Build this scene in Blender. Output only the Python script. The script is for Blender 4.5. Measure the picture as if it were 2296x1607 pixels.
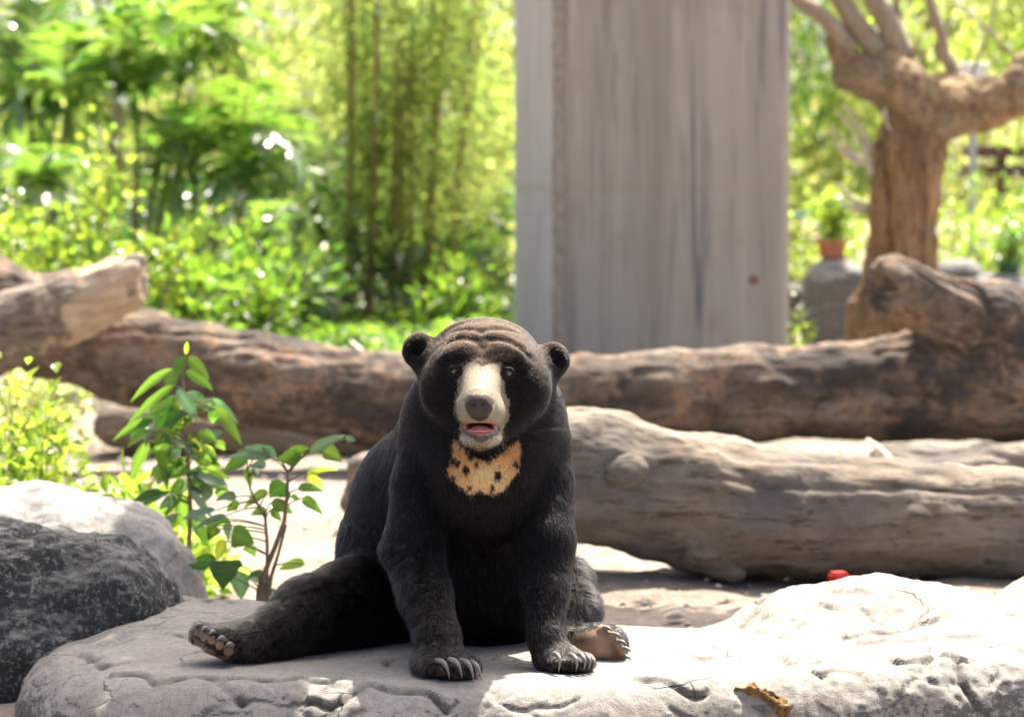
import bpy, bmesh, math, random
import numpy as np
from mathutils import Vector, Matrix, noise as mnoise
for _o in list(bpy.data.objects):
    bpy.data.objects.remove(_o)
SC = bpy.context.scene
COL = SC.collection
random.seed(7)
RNG = np.random.default_rng(7)

# ------------------------------------------------------------------ camera, sky, sun, exposure
CAM = np.array([0.0, -7.0, 1.14])
FOC = 6278.0                      # focal length in pixels of a 2296 x 1607 view
PITCH = math.atan((803.5 - 450) / FOC)
cd = bpy.data.cameras.new('camera')
cam = bpy.data.objects.new('camera', cd)
COL.objects.link(cam)
cam.location = CAM
cam.rotation_euler = (math.pi / 2 - PITCH, 0, 0)
cd.sensor_width = 36.0
cd.lens = 36.0 * FOC / 2296.0
cd.clip_start, cd.clip_end = 0.1, 500
cd.dof.use_dof = True
cd.dof.focus_distance = 6.74
cd.dof.aperture_fstop = 3.3
SC.camera = cam

SUN_EL, SUN_AZ = math.radians(62), math.radians(24)       # behind the bear, a little to the right
w = bpy.data.worlds.new('World')
SC.world = w
w.use_nodes = True
nt = w.node_tree
nt.nodes.clear()
sky = nt.nodes.new('ShaderNodeTexSky')
sky.sky_type = 'NISHITA'
sky.sun_disc = False
sky.sun_elevation, sky.sun_rotation = SUN_EL, SUN_AZ
sky.dust_density, sky.air_density, sky.ozone_density = 6.0, 0.45, 0.3
bg = nt.nodes.new('ShaderNodeBackground')
bg.inputs['Strength'].default_value = 0.14
wo = nt.nodes.new('ShaderNodeOutputWorld')
nt.links.new(sky.outputs[0], bg.inputs[0])
nt.links.new(bg.outputs[0], wo.inputs[0])

sd = bpy.data.lights.new('sun', 'SUN')
sun = bpy.data.objects.new('sun', sd)
COL.objects.link(sun)
sd.energy, sd.angle, sd.color = 4.6, math.radians(0.55), (1.0, 0.93, 0.80)
SUND = Vector((math.sin(SUN_AZ) * math.cos(SUN_EL), math.cos(SUN_AZ) * math.cos(SUN_EL), math.sin(SUN_EL)))
sun.rotation_euler = SUND.to_track_quat('Z', 'Y').to_euler()
sun.location = (4, 8, 12)

vs = SC.view_settings
vs.view_transform, vs.look, vs.gamma, vs.exposure = 'Standard', 'None', 1.0, 1.74
vs.use_curve_mapping = False
cy = SC.cycles
cy.use_denoising = True
cy.max_bounces, cy.diffuse_bounces, cy.glossy_bounces = 10, 4, 3
cy.transmission_bounces, cy.transparent_max_bounces = 6, 8
cy.sample_clamp_indirect = 6.0
SC.cycles_curves.shape = 'RIBBONS'

# ------------------------------------------------------------------ helpers
_up = np.array([0, math.sin(PITCH), math.cos(PITCH)])
_fw = np.array([0, math.cos(PITCH), -math.sin(PITCH)])

def ray(px, py):
    return np.array([1.0, 0, 0]) * ((px - 1148) / FOC) + _up * ((803.5 - py) / FOC) + _fw

def P(px, py, Y):
    "world point at depth Y (metres beyond the bear's seat) seen at that point of the 2296 x 1607 picture"
    d = ray(px, py)
    return CAM + d * ((Y - CAM[1]) / d[1])

def G(px, Y, z):
    "world point at picture column px, depth Y and height z"
    return np.array([(px - 1148) / FOC * (Y + 7), Y, z])

def project(p):
    "picture coordinates of world points (N,3)"
    q = np.asarray(p) - CAM
    f = q @ _fw
    return 1148 + FOC * q[:, 0] / f, 803.5 - FOC * (q @ _up) / f

def tag(o, label=None, cat=None, group=None, kind=None):
    for k, v in (('label', label), ('category', cat), ('group', group), ('kind', kind)):
        if v:
            o[k] = v
    return o

def empty(name, loc=(0, 0, 0), label=None, cat=None, group=None):
    o = bpy.data.objects.new(name, None)
    o.empty_display_size = 0.1
    o.location = [float(v) for v in loc]
    COL.objects.link(o)
    return tag(o, label, cat, group)

def link(name, me, mat=None, parent=None):
    o = bpy.data.objects.new(name, me)
    COL.objects.link(o)
    if mat is not None and not me.materials:
        me.materials.append(mat)
    if parent is not None:
        o.parent = parent
        base = parent
        off = Vector((0, 0, 0))
        while base is not None:
            off += base.location
            base = base.parent
        o.location = -off            # vertices are in world space: cancel the parents' offset
    return o

def mesh(name, v, f, mat=None, parent=None, smooth=True):
    me = bpy.data.meshes.new(name)
    v = np.asarray(v, dtype=np.float32)
    if isinstance(f, np.ndarray):
        n, k = f.shape
        me.vertices.add(len(v)); me.vertices.foreach_set('co', v.ravel())
        me.loops.add(n * k); me.loops.foreach_set('vertex_index', f.astype(np.int32).ravel())
        me.polygons.add(n)
        me.polygons.foreach_set('loop_start', np.arange(0, n * k, k, dtype=np.int32))
        me.polygons.foreach_set('loop_total', np.full(n, k, dtype=np.int32))
        me.update(calc_edges=True)
        me.validate()
    else:
        me.from_pydata([tuple(map(float, c)) for c in v], [], f)
    if smooth:
        me.polygons.foreach_set('use_smooth', [True] * len(me.polygons))
    me.update()
    return link(name, me, mat, parent)

def colattr(me, name, cols):
    a = me.attributes.new(name, 'FLOAT_COLOR', 'POINT')
    c = np.ones((len(cols), 4), dtype=np.float32)
    c[:, :3] = cols
    a.data.foreach_set('color', c.ravel())

def fbm(v, scale=1.0, octv=4, seed=0.0, H=0.9):
    "fractal noise at points (N,3), roughly -1..1"
    s = seed * 17.3
    f = mnoise.fractal
    return np.array([f((x * scale + s, y * scale - s, z * scale + 2 * s), H, 2.0, octv) for x, y, z in v.tolist()])

def ridge(v, scale, seed=0.0):
    "distance to voronoi borders: near 0 on crack lines"
    s = seed * 11.7
    out = []
    for x, y, z in v.tolist():
        d, _ = mnoise.voronoi((x * scale + s, y * scale, z * scale - s))
        out.append(d[1] - d[0])
    return np.array(out)

# ---- signed distance shapes, blended and turned into one mesh (surface nets)
class SDF:
    def __init__(self):
        self.ops = []
    def cone(self, a, b, r1, r2, k=0.03, sub=False):
        a = np.asarray(a, float); b = np.asarray(b, float)
        r = max(r1, r2)
        self.ops.append(('c', (a, b, r1, r2), np.minimum(a, b) - r, np.maximum(a, b) + r, k, sub))
        return self
    def chain(self, pts, rs, k=0.03):
        for i in range(len(pts) - 1):
            self.cone(pts[i], pts[i + 1], rs[i], rs[i + 1], k)
        return self
    def ell(self, c, r, k=0.03, rot=None, sub=False):
        c = np.asarray(c, float); r = np.asarray(r, float) if np.ndim(r) else np.full(3, float(r))
        m = np.array(rot.to_matrix()) if rot is not None else np.eye(3)
        e = np.full(3, r.max()) if rot is not None else r
        self.ops.append(('e', (c, r, m), c - e, c + e, k, sub))
        return self
    @staticmethod
    def _d(op, p):
        t, a = op[0], op[1]
        if t == 'c':
            A, B, r1, r2 = a
            ba = (B - A).astype(p.dtype)
            q = p - A.astype(p.dtype)
            h = np.clip((q @ ba) / max(float(ba @ ba), 1e-9), 0, 1)
            return np.linalg.norm(q - h[..., None] * ba, axis=-1) - (r1 + (r2 - r1) * h)
        c, r, m = a
        q = (p - c.astype(p.dtype)) @ m.astype(p.dtype)
        k0 = np.linalg.norm(q / r.astype(p.dtype), axis=-1)
        k1 = np.linalg.norm(q / (r * r).astype(p.dtype), axis=-1)
        return k0 * (k0 - 1) / np.maximum(k1, 1e-6)
    @staticmethod
    def _mix(d, e, k, sub):
        if sub:
            e = -e
            h = np.maximum(k - np.abs(d - e), 0) / k
            return np.maximum(d, e) + h * h * k * 0.25
        h = np.maximum(k - np.abs(d - e), 0) / k
        return np.minimum(d, e) - h * h * k * 0.25
    def at(self, p):
        p = np.asarray(p, float)
        d = np.full(p.shape[:-1], 9.0)
        for op in self.ops:
            d = self._mix(d, self._d(op, p), op[4], op[5])
        return d
    def normal(self, p, e=0.003):
        p = np.asarray(p, float)
        g = np.stack([self.at(p + np.eye(3)[i] * e) - self.at(p - np.eye(3)[i] * e) for i in range(3)], -1)
        return g / np.maximum(np.linalg.norm(g, axis=-1, keepdims=True), 1e-9)
    def hit(self, px, py, t0=4.0):
        "first point of the shape along the line of sight"
        d = ray(px, py); d = d / np.linalg.norm(d)
        t = t0
        for _ in range(300):
            s = float(self.at((CAM + d * t)[None])[0])
            t += s * 0.6
            if s < 3e-4 or t > 60:
                break
        p = CAM + d * t
        return p, self.normal(p[None])[0]
    def nets(self, h, lo=None, hi=None, pad=3):
        lo_ = np.min([o[2] for o in self.ops if not o[5]], axis=0) - pad * h
        hi_ = np.max([o[3] for o in self.ops if not o[5]], axis=0) + pad * h
        lo = lo_ if lo is None else np.maximum(lo_, lo)
        hi = hi_ if hi is None else np.minimum(hi_, hi)
        n = np.ceil((hi - lo) / h).astype(int) + 1
        ax = [(lo[i] + h * np.arange(n[i])).astype(np.float32) for i in range(3)]
        D = np.full(n, 9.0, dtype=np.float32)
        for op in self.ops:
            m = op[4] + 3 * h + 0.02
            i0 = np.clip(np.floor((op[2] - m - lo) / h).astype(int), 0, n)
            i1 = np.clip(np.ceil((op[3] + m - lo) / h).astype(int) + 1, 0, n)
            if (i1 <= i0).any():
                continue
            g = np.stack(np.meshgrid(ax[0][i0[0]:i1[0]], ax[1][i0[1]:i1[1]], ax[2][i0[2]:i1[2]], indexing='ij'), -1)
            sl = tuple(slice(i0[i], i1[i]) for i in range(3))
            D[sl] = self._mix(D[sl], self._d(op, g).astype(np.float32), op[4], op[5])
        return surface_nets(D, lo, h)

def surface_nets(D, lo, h):
    S = D < 0
    n = np.array(D.shape)
    c = S[:-1, :-1, :-1].astype(np.int8)
    tot = np.zeros(n - 1, dtype=np.int8)
    offs = [(i, j, k) for i in (0, 1) for j in (0, 1) for k in (0, 1)]
    for o in offs:
        tot += S[o[0]:n[0] - 1 + o[0], o[1]:n[1] - 1 + o[1], o[2]:n[2] - 1 + o[2]]
    act = (tot > 0) & (tot < 8)
    idx = np.argwhere(act)
    vid = np.full(act.shape, -1, dtype=np.int64)
    vid[act] = np.arange(len(idx))
    acc = np.zeros((len(idx), 3)); cnt = np.zeros(len(idx))
    val = {o: D[idx[:, 0] + o[0], idx[:, 1] + o[1], idx[:, 2] + o[2]] for o in offs}
    for a in offs:
        for axis in range(3):
            if a[axis]:
                continue
            b = list(a); b[axis] = 1; b = tuple(b)
            va, vb = val[a], val[b]
            m = (va < 0) != (vb < 0)
            t = va[m] / (va[m] - vb[m])
            p = np.tile(np.array(a, float), (m.sum(), 1)); p[:, axis] = t
            acc[m] += p; cnt[m] += 1
    V = lo + h * (idx + acc / cnt[:, None])
    F = []
    for axis in range(3):
        u, v = [(1, 2), (2, 0), (0, 1)][axis]
        sl0 = [slice(None)] * 3; sl1 = [slice(None)] * 3
        sl0[axis] = slice(0, n[axis] - 1); sl1[axis] = slice(1, n[axis])
        A, B = S[tuple(sl0)], S[tuple(sl1)]
        e = np.argwhere(A != B)
        ok = (e[:, u] > 0) & (e[:, v] > 0) & (e[:, u] < n[u] - 1) & (e[:, v] < n[v] - 1)
        e = e[ok]
        inside = A[e[:, 0], e[:, 1], e[:, 2]]
        q = []
        for du, dv in ((-1, -1), (0, -1), (0, 0), (-1, 0)):
            x = e.copy(); x[:, u] += du; x[:, v] += dv
            q.append(vid[x[:, 0], x[:, 1], x[:, 2]])
        q = np.stack(q, -1)
        q[~inside] = q[~inside][:, ::-1]
        F.append(q)
    F = np.concatenate(F)
    F = F[(F >= 0).all(1)]
    return V, F

def vnormals(V, F):
    n = np.zeros_like(V)
    a = np.cross(V[F[:, 2]] - V[F[:, 0]], V[F[:, 3 if F.shape[1] > 3 else 1]] - V[F[:, 1 if F.shape[1] > 3 else 0]])
    for i in range(F.shape[1]):
        np.add.at(n, F[:, i], a)
    return n / np.maximum(np.linalg.norm(n, axis=1, keepdims=True), 1e-12)

def subdiv(V, F):
    "one linear 1-to-4 split of quads"
    E = np.concatenate([F[:, [i, (i + 1) % 4]] for i in range(4)])
    Es = np.sort(E, 1)
    key = Es[:, 0].astype(np.int64) * len(V) + Es[:, 1]
    uq, first, inv = np.unique(key, return_index=True, return_inverse=True)
    em = (V[Es[first, 0]] + V[Es[first, 1]]) / 2
    fc = V[F].mean(1)
    nV, nE, nF = len(V), len(uq), len(F)
    e = inv.reshape(4, nF) + nV
    c = np.arange(nF) + nV + nE
    out = [np.stack([F[:, i], e[i], c, e[(i + 3) % 4]], -1) for i in range(4)]
    return np.concatenate([V, em, fc]), np.concatenate(out)

# ---- materials
MATS = {}
def nodes(name):
    m = bpy.data.materials.new(name)
    m.use_nodes = True
    t = m.node_tree
    t.nodes.clear()
    out = t.nodes.new('ShaderNodeOutputMaterial')
    MATS[name] = m
    return m, t, out

def N(t, kind, **kw):
    n = t.nodes.new('ShaderNode' + kind)
    for k, v in kw.items():
        if k.startswith('_'):
            setattr(n, k[1:], v)
        else:
            key = int(k[1:]) if k[0] == 'i' and k[1:].isdigit() else k.replace('__', ' ')
            s = n.inputs[key]
            if isinstance(v, bpy.types.NodeSocket):
                t.links.new(v, s)
            else:
                s.default_value = v
    return n

def c4(c):
    return (c[0], c[1], c[2], 1.0)

def ramp(t, fac, stops, interp='LINEAR'):
    r = t.nodes.new('ShaderNodeValToRGB')
    r.color_ramp.interpolation = interp
    while len(r.color_ramp.elements) < len(stops):
        r.color_ramp.elements.new(0.5)
    for e, (p, c) in zip(r.color_ramp.elements, stops):
        e.position = p
        e.color = c4(c) if np.ndim(c) else (c, c, c, 1)
    t.links.new(fac, r.inputs[0])
    return r.outputs[0]

def mixc(t, fac, a, b, mode='MIX'):
    n = t.nodes.new('ShaderNodeMix')
    n.data_type = 'RGBA'
    n.blend_type = mode
    n.clamp_factor = True
    for s, v in ((n.inputs[0], fac), (n.inputs[6], a), (n.inputs[7], b)):
        if isinstance(v, bpy.types.NodeSocket):
            t.links.new(v, s)
        elif np.ndim(v):
            s.default_value = c4(v)
        else:
            s.default_value = v
    return n.outputs[2]

def mathn(t, op, a, b=0.0, clamp=False):
    n = t.nodes.new('ShaderNodeMath')
    n.operation = op
    n.use_clamp = clamp
    for s, v in ((n.inputs[0], a), (n.inputs[1], b)):
        if isinstance(v, bpy.types.NodeSocket):
            t.links.new(v, s)
        else:
            s.default_value = v
    return n.outputs[0]

def coords(t, scale=(1, 1, 1), rot=(0, 0, 0), kind='Object', loc=(0, 0, 0)):
    tc = t.nodes.new('ShaderNodeTexCoord')
    mp = t.nodes.new('ShaderNodeMapping')
    mp.inputs['Scale'].default_value = scale
    mp.inputs['Rotation'].default_value = rot
    mp.inputs['Location'].default_value = loc
    t.links.new(tc.outputs[kind], mp.inputs[0])
    return mp.outputs[0]

def noise(t, vec, scale, detail=6, rough=0.6, dist=0.0):
    n = N(t, 'TexNoise', Vector=vec, Scale=scale, Detail=detail, Roughness=rough, Distortion=dist)
    return n.outputs[0]

def bump(t, height, strength=0.5, dist=0.01, normal=None):
    b = N(t, 'Bump', Strength=strength, Distance=dist, Height=height)
    if normal is not None:
        t.links.new(normal, b.inputs['Normal'])
    return b.outputs[0]

def principled(t, out, color, rough=0.8, normal=None, spec=0.3, **kw):
    p = t.nodes.new('ShaderNodeBsdfPrincipled')
    for k, v in (('Base Color', color), ('Roughness', rough), ('Specular IOR Level', spec)) + tuple(kw.items()):
        s = p.inputs[k]
        if isinstance(v, bpy.types.NodeSocket):
            t.links.new(v, s)
        else:
            s.default_value = c4(v) if np.ndim(v) == 1 and len(v) == 3 else v
    if normal is not None:
        t.links.new(normal, p.inputs['Normal'])
    if out is not None:
        t.links.new(p.outputs[0], out.inputs[0])
    return p

def leaf_mat(name, top, trans, amount=0.5, rough=0.45, spec=0.4):
    "leaf: reflects its top colour and lets light through in a yellower one; attribute 'tint' varies each leaf"
    m, t, out = nodes(name)
    at = N(t, 'Attribute', _attribute_name='tint')
    a = mixc(t, 1.0, top, at.outputs[0], 'MULTIPLY')
    b = mixc(t, 1.0, trans, at.outputs[0], 'MULTIPLY')
    nz = noise(t, coords(t), 60, 2)
    p = principled(t, None, a, rough, bump(t, nz, 0.15, 0.002), spec)
    tr = N(t, 'BsdfTranslucent', Color=b)
    mx = N(t, 'MixShader', i0=amount)
    t.links.new(p.outputs[0], mx.inputs[1]); t.links.new(tr.outputs[0], mx.inputs[2])
    t.links.new(mx.outputs[0], out.inputs[0])
    return m

def simple_mat(name, c1, c2, scale=20, rough=0.7, bmp=0.3, stretch=(1, 1, 1), spec=0.3, dist=0.005):
    m, t, out = nodes(name)
    v = coords(t, stretch)
    n = noise(t, v, scale, 6)
    col = ramp(t, n, [(0.3, c1), (0.7, c2)])
    principled(t, out, col, rough, bump(t, n, bmp, dist), spec)
    return m

# ---- bulk leaves: every leaf two triangles folded along its midrib
def leaves(name, pos, dirs, L, W, mat, parent, ups=None, tint=None, fold=0.25, kind='stuff'):
    pos = np.asarray(pos, float); n = len(pos)
    d = np.asarray(dirs, float); d /= np.maximum(np.linalg.norm(d, axis=1, keepdims=True), 1e-9)
    up = RNG.normal(size=(n, 3)) * 0.6 + np.array([0, 0, 1.0]) if ups is None else np.asarray(ups, float)
    s = np.cross(d, up); s /= np.maximum(np.linalg.norm(s, axis=1, keepdims=True), 1e-9)
    u = np.cross(s, d)
    L = np.broadcast_to(L, n)[:, None]; W = np.broadcast_to(W, n)[:, None]
    V = np.empty((n, 4, 3))
    V[:, 0] = pos
    V[:, 1] = pos + d * L * 0.45 + s * W * 0.5 + u * W * fold
    V[:, 2] = pos + d * L - u * L * 0.12
    V[:, 3] = pos + d * L * 0.45 - s * W * 0.5 + u * W * fold
    b = np.arange(n)[:, None] * 4
    F = np.concatenate([b + np.array([[0, 1, 2]]), b + np.array([[0, 2, 3]])])
    o = mesh(name, V.reshape(-1, 3), F, mat, parent, smooth=False)
    if tint is None:
        tint = 0.65 + 0.7 * RNG.random((n, 1)) * np.ones((1, 3))
        tint[:, 0] *= 0.85 + 0.45 * RNG.random(n)
    colattr(o.data, 'tint', np.repeat(tint, 4, axis=0))
    if kind:
        o['kind'] = kind
    return o

def tube_data(pts, rs, seg=8, cap=True):
    pts = np.asarray(pts, float)
    n = len(pts)
    rs = np.broadcast_to(np.asarray(rs, float), n)
    T = np.gradient(pts, axis=0)
    T /= np.maximum(np.linalg.norm(T, axis=1, keepdims=True), 1e-9)
    ref = np.array([0, 0, 1.0]) if abs(T[0, 2]) < 0.8 else np.array([1.0, 0, 0])
    V = []
    a = np.linspace(0, 2 * np.pi, seg, endpoint=False)
    for i in range(n):
        s = np.cross(T[i], ref); s /= max(np.linalg.norm(s), 1e-9)
        u = np.cross(s, T[i]); ref = u
        V.append(pts[i] + rs[i] * (np.cos(a)[:, None] * s + np.sin(a)[:, None] * u))
    V = np.concatenate(V)
    F = [(i * seg + j, i * seg + (j + 1) % seg, (i + 1) * seg + (j + 1) % seg, (i + 1) * seg + j) for i in range(n - 1) for j in range(seg)]
    if cap:
        F.append(tuple(range(seg))[::-1])
        F.append(tuple((n - 1) * seg + j for j in range(seg)))
    return V, F

def tube(name, pts, rs, mat, parent, seg=8):
    V, F = tube_data(pts, rs, seg)
    return mesh(name, V, F, mat, parent)

def bez(a, b, c, n=10):
    t = np.linspace(0, 1, n)[:, None]
    a, b, c = (np.asarray(q, float) for q in (a, b, c))
    return (1 - t) ** 2 * a + 2 * t * (1 - t) * b + t * t * c
# ------------------------------------------------------------------ ground
def sstep(a, b, x):
    t = np.clip((np.asarray(x, float) - a) / (b - a), 0, 1)
    return t * t * (3 - 2 * t)

def ground_z(x, y):
    x = np.asarray(x, float); y = np.asarray(y, float)
    px = 1148 + FOC * x / np.maximum(y + 7, .5)
    z = -.18 - .5 * sstep(.2, -.6, y)
    left = sstep(1320, 1050, px)
    z = z + left * .27 * sstep(7.2, 9.2, y) + .14 * sstep(6.5, 12, y) * (1 - left)
    z = z + .25 * sstep(12, 22, y)
    return z

gx = np.concatenate([np.linspace(-60, -6, 28)[:-1], np.linspace(-6, 6, 190), np.linspace(6, 60, 28)[1:]])
gy = np.concatenate([np.linspace(-30, -1, 14)[:-1], np.linspace(-1, 9.5, 230), np.linspace(9.5, 30, 50)[1:], np.linspace(30, 140, 12)[1:]])
X, Yg = np.meshgrid(gx, gy, indexing='ij')
Z = ground_z(X, Yg)
gv = np.stack([X, Yg, Z], -1).reshape(-1, 3)
near = (np.abs(gv[:, 0]) < 6) & (gv[:, 1] > -1) & (gv[:, 1] < 9.5)
gv[near, 2] += .030 * fbm(gv[near], 1.3, 3, 1) + .020 * np.maximum(fbm(gv[near], 7, 4, 2), -.2)
nx, ny = len(gx), len(gy)
ii, jj = np.meshgrid(np.arange(nx - 1), np.arange(ny - 1), indexing='ij')
a0 = (ii * ny + jj).ravel()
gf = np.stack([a0, a0 + ny, a0 + ny + 1, a0 + 1], -1)
m, t, out = nodes('dirt')
v = coords(t)
n1 = noise(t, v, 1.6, 6, .65)
n2 = noise(t, v, 14, 8, .7)
n3 = noise(t, v, 90, 5, .7)
col = ramp(t, n1, [(.30, (.25, .205, .165)), (.55, (.34, .29, .24)), (.75, (.41, .36, .305))])
col = mixc(t, ramp(t, n2, [(.45, 0.0), (.72, .75)]), col, (.15, .115, .085))
col = mixc(t, ramp(t, n3, [(.55, 0.0), (.75, .5)]), col, (.47, .42, .35))
vo = N(t, 'TexVoronoi', Vector=v, Scale=38.0)
hgt = mathn(t, 'ADD', mathn(t, 'MULTIPLY', n2, 1.4), mathn(t, 'MULTIPLY', vo.outputs[0], .35))
principled(t, out, col, .95, bump(t, hgt, .9, .03), .1)
ground = mesh('ground', gv, gf, m)
tag(ground, 'bare pale brown dirt floor of the bear yard', 'ground', kind='structure')

# ------------------------------------------------------------------ rock
def rock_mat(name, light, mid, dark, dark_lo, dark_hi, bias=0.0, relief=.75):
    "weathered cement rock: pale skin, black algae crust on steep faces and in blotches"
    m, t, out = nodes(name)
    v = coords(t)
    n1 = noise(t, v, 2.2, 8, .62, .3)
    n2 = noise(t, v, 6, 12, .72, .4)
    n3 = noise(t, v, 55, 8, .75)
    n4 = noise(t, v, 220, 4, .7)
    col = ramp(t, n1, [(.32, mid), (.62, light)])
    col = mixc(t, ramp(t, n3, [(.38, .55), (.56, 0.0)]), col, tuple(.62 * c for c in mid))
    col = mixc(t, ramp(t, n4, [(.58, 0.0), (.72, .5)]), col, tuple(min(1, 1.25 * c) for c in light))
    st = noise(t, v, 3.4, 8, .68, .8)
    col = mixc(t, ramp(t, st, [(.52, 0.0), (.68, .55)]), col, (.19, .165, .135))
    col = mixc(t, mathn(t, 'MULTIPLY', ramp(t, noise(t, v, 19, 8, .7, .6), [(.55, 0.0), (.66, .6)]), ramp(t, n1, [(.40, 0.0), (.55, 1.0)])), col, tuple(.55 * c for c in mid))
    col = mixc(t, ramp(t, noise(t, v, 130, 3, .6), [(.66, 0.0), (.72, .7)]), col, (.09, .08, .07))
    geo = N(t, 'NewGeometry')
    nz_ = N(t, 'SeparateXYZ', Vector=geo.outputs['True Normal']).outputs[2]
    steep = mathn(t, 'SUBTRACT', 1.0, mathn(t, 'MAXIMUM', nz_, 0.0))
    crust = mathn(t, 'ADD', mathn(t, 'MULTIPLY', steep, .50), mathn(t, 'MULTIPLY', n2, .9))
    crust = mathn(t, 'ADD', crust, mathn(t, 'MULTIPLY', n1, .35))
    crust = mathn(t, 'ADD', crust, bias)
    cm = ramp(t, crust, [(dark_lo, 0.0), (dark_hi, 1.0)])
    speck = ramp(t, n3, [(.53, 1.0), (.60, .15)])
    cm = mathn(t, 'MULTIPLY', cm, speck)
    col = mixc(t, cm, col, mixc(t, n4, dark, tuple(2.4 * c for c in dark)))
    cr = N(t, 'TexVoronoi', _feature='DISTANCE_TO_EDGE', Vector=mixc(t, .12, v, N(t, 'TexNoise', Vector=v, Scale=5.0, Detail=6.0).outputs[1]), Scale=5.0)
    crk = ramp(t, cr.outputs[0], [(0.0, 1.0), (.018, 0.0)])
    crk = mathn(t, 'MULTIPLY', crk, ramp(t, noise(t, v, 3.1, 2), [(.48, 0.0), (.60, 1.0)]))
    col = mixc(t, mathn(t, 'MULTIPLY', crk, .7), col, (.05, .045, .04))
    hgt = mathn(t, 'ADD', mathn(t, 'MULTIPLY', n2, .9), mathn(t, 'MULTIPLY', n3, .45))
    hgt = mathn(t, 'SUBTRACT', hgt, mathn(t, 'MULTIPLY', crk, .5))
    hgt = mathn(t, 'ADD', hgt, mathn(t, 'MULTIPLY', n4, .10))
    ck = N(t, 'Attribute', _attribute_name='crack').outputs['Fac']
    col = mixc(t, mathn(t, 'MULTIPLY', ck, .75, True), col, (.06, .052, .044))
    principled(t, out, col, .92, bump(t, hgt, relief, .016), .2)
    return m
rock_mat('slab_rock', (.36, .335, .295), (.27, .25, .22), (.075, .075, .07), .93, 1.10, -.02)
rock_mat('dark_rock', (.27, .265, .24), (.17, .168, .155), (.022, .024, .022), .56, .84, .0, .40)
rock_mat('pale_rock', (.42, .39, .355), (.34, .315, .29), (.08, .075, .07), 1.0, 1.2, -.05)

def roughen(V, F, amp_big=.03, amp=.012, fine=.003, crack=.012, seed=1.0, mask=None, ledge=0.0):
    n = vnormals(V, F)
    d = amp_big * fbm(V, 2.0, 3, seed) + amp * fbm(V, 7.0, 4, seed + 1) + fine * fbm(V, 34, 3, seed + 2)
    if crack:
        wv = V + .06 * np.stack([fbm(V, 6, 3, seed + 5), fbm(V, 6, 3, seed + 6), fbm(V, 6, 3, seed + 7)], -1)
        r = ridge(wv, 2.6, seed)
        pick = sstep(-.05, .25, fbm(V, 1.8, 2, seed + 9))
        d = d - crack * pick * np.exp(-(r / .045) ** 2)
    if ledge:
        st = fbm(V, 3.0, 3, seed + 12)
        d = d + ledge * (np.floor(st * 5) / 5 + .25 * (sstep(.0, .25, (st * 5) % 1.0)) / 5) * (1 - np.clip(n[:, 2], 0, 1)) ** .5
    if mask is not None:
        d = d * mask
    return V + n * d[:, None]

LIP = None
SLAB = np.array([(-1.20, .98), (-.95, 1.10), (-.70, 1.04), (-.35, 1.0), (.05, .85), (.33, .58), (.52, .50), (.66, .62), (.85, .78), (1.2, .86), (1.7, .85), (2.1, .8),
                 (2.1, -.15), (1.55, -.20), (1.2, -.28), (1.0, -.33), (.80, -.36), (.53, -.42), (.16, -.50), (-.22, -.56), (-.57, -.49), (-.93, -.46), (-1.10, -.25), (-1.30, .30)])
def poly_sdf(x, y, poly):
    d = np.full(x.shape, 1e9); s = np.ones(x.shape)
    n = len(poly)
    for i in range(n):
        ax, ay = poly[i]; bx, by = poly[i - 1]
        ex, ey = bx - ax, by - ay
        wx, wy = x - ax, y - ay
        h = np.clip((wx * ex + wy * ey) / (ex * ex + ey * ey), 0, 1)
        d = np.minimum(d, (wx - ex * h) ** 2 + (wy - ey * h) ** 2)
        c1_, c2_, c3_ = y >= ay, y < by, ex * wy > ey * wx
        s = np.where((c1_ & c2_ & c3_) | (~c1_ & ~c2_ & ~c3_), -s, s)
    return s * np.sqrt(d)
h = .015
sx = np.arange(-1.35, 1.75, h); sy = np.arange(-.85, 1.25, h); sz = np.arange(-.75, .26, h)
X2, Y2 = np.meshgrid(sx, sy, indexing='ij')
d2 = poly_sdf(X2, Y2, SLAB)
top = .002 + .075 * np.exp(-((X2 - .99) / .26) ** 2 - ((Y2 - .48) / .30) ** 2) + .050 * sstep(.48, .74, X2 + .15 * (Y2 - .4)) * sstep(-.5, .4, Y2)
top += .015 * np.exp(-((X2 + .9) / .25) ** 2 - ((Y2 - .6) / .3) ** 2) - .03 * sstep(-.35, -.75, Y2) - .05 * sstep(-.9, -1.3, X2)
D3 = np.empty((len(sx), len(sy), len(sz)), dtype=np.float32)
for k_, z_ in enumerate(sz):
    side = d2 + .10 * np.clip(-z_, 0, 1) * np.where(Y2 < .2, -1.4, .3)      # the front leans out towards its foot
    a_ = z_ - top; b_ = side
    kk = .13
    hh = np.maximum(kk - np.abs(a_ - b_), 0) / kk
    D3[:, :, k_] = np.maximum(a_, b_) + hh * hh * kk * .25
sV, sF = surface_nets(D3, np.array([sx[0], sy[0], sz[0]]), h)
sV, sF = subdiv(sV, sF)
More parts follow.
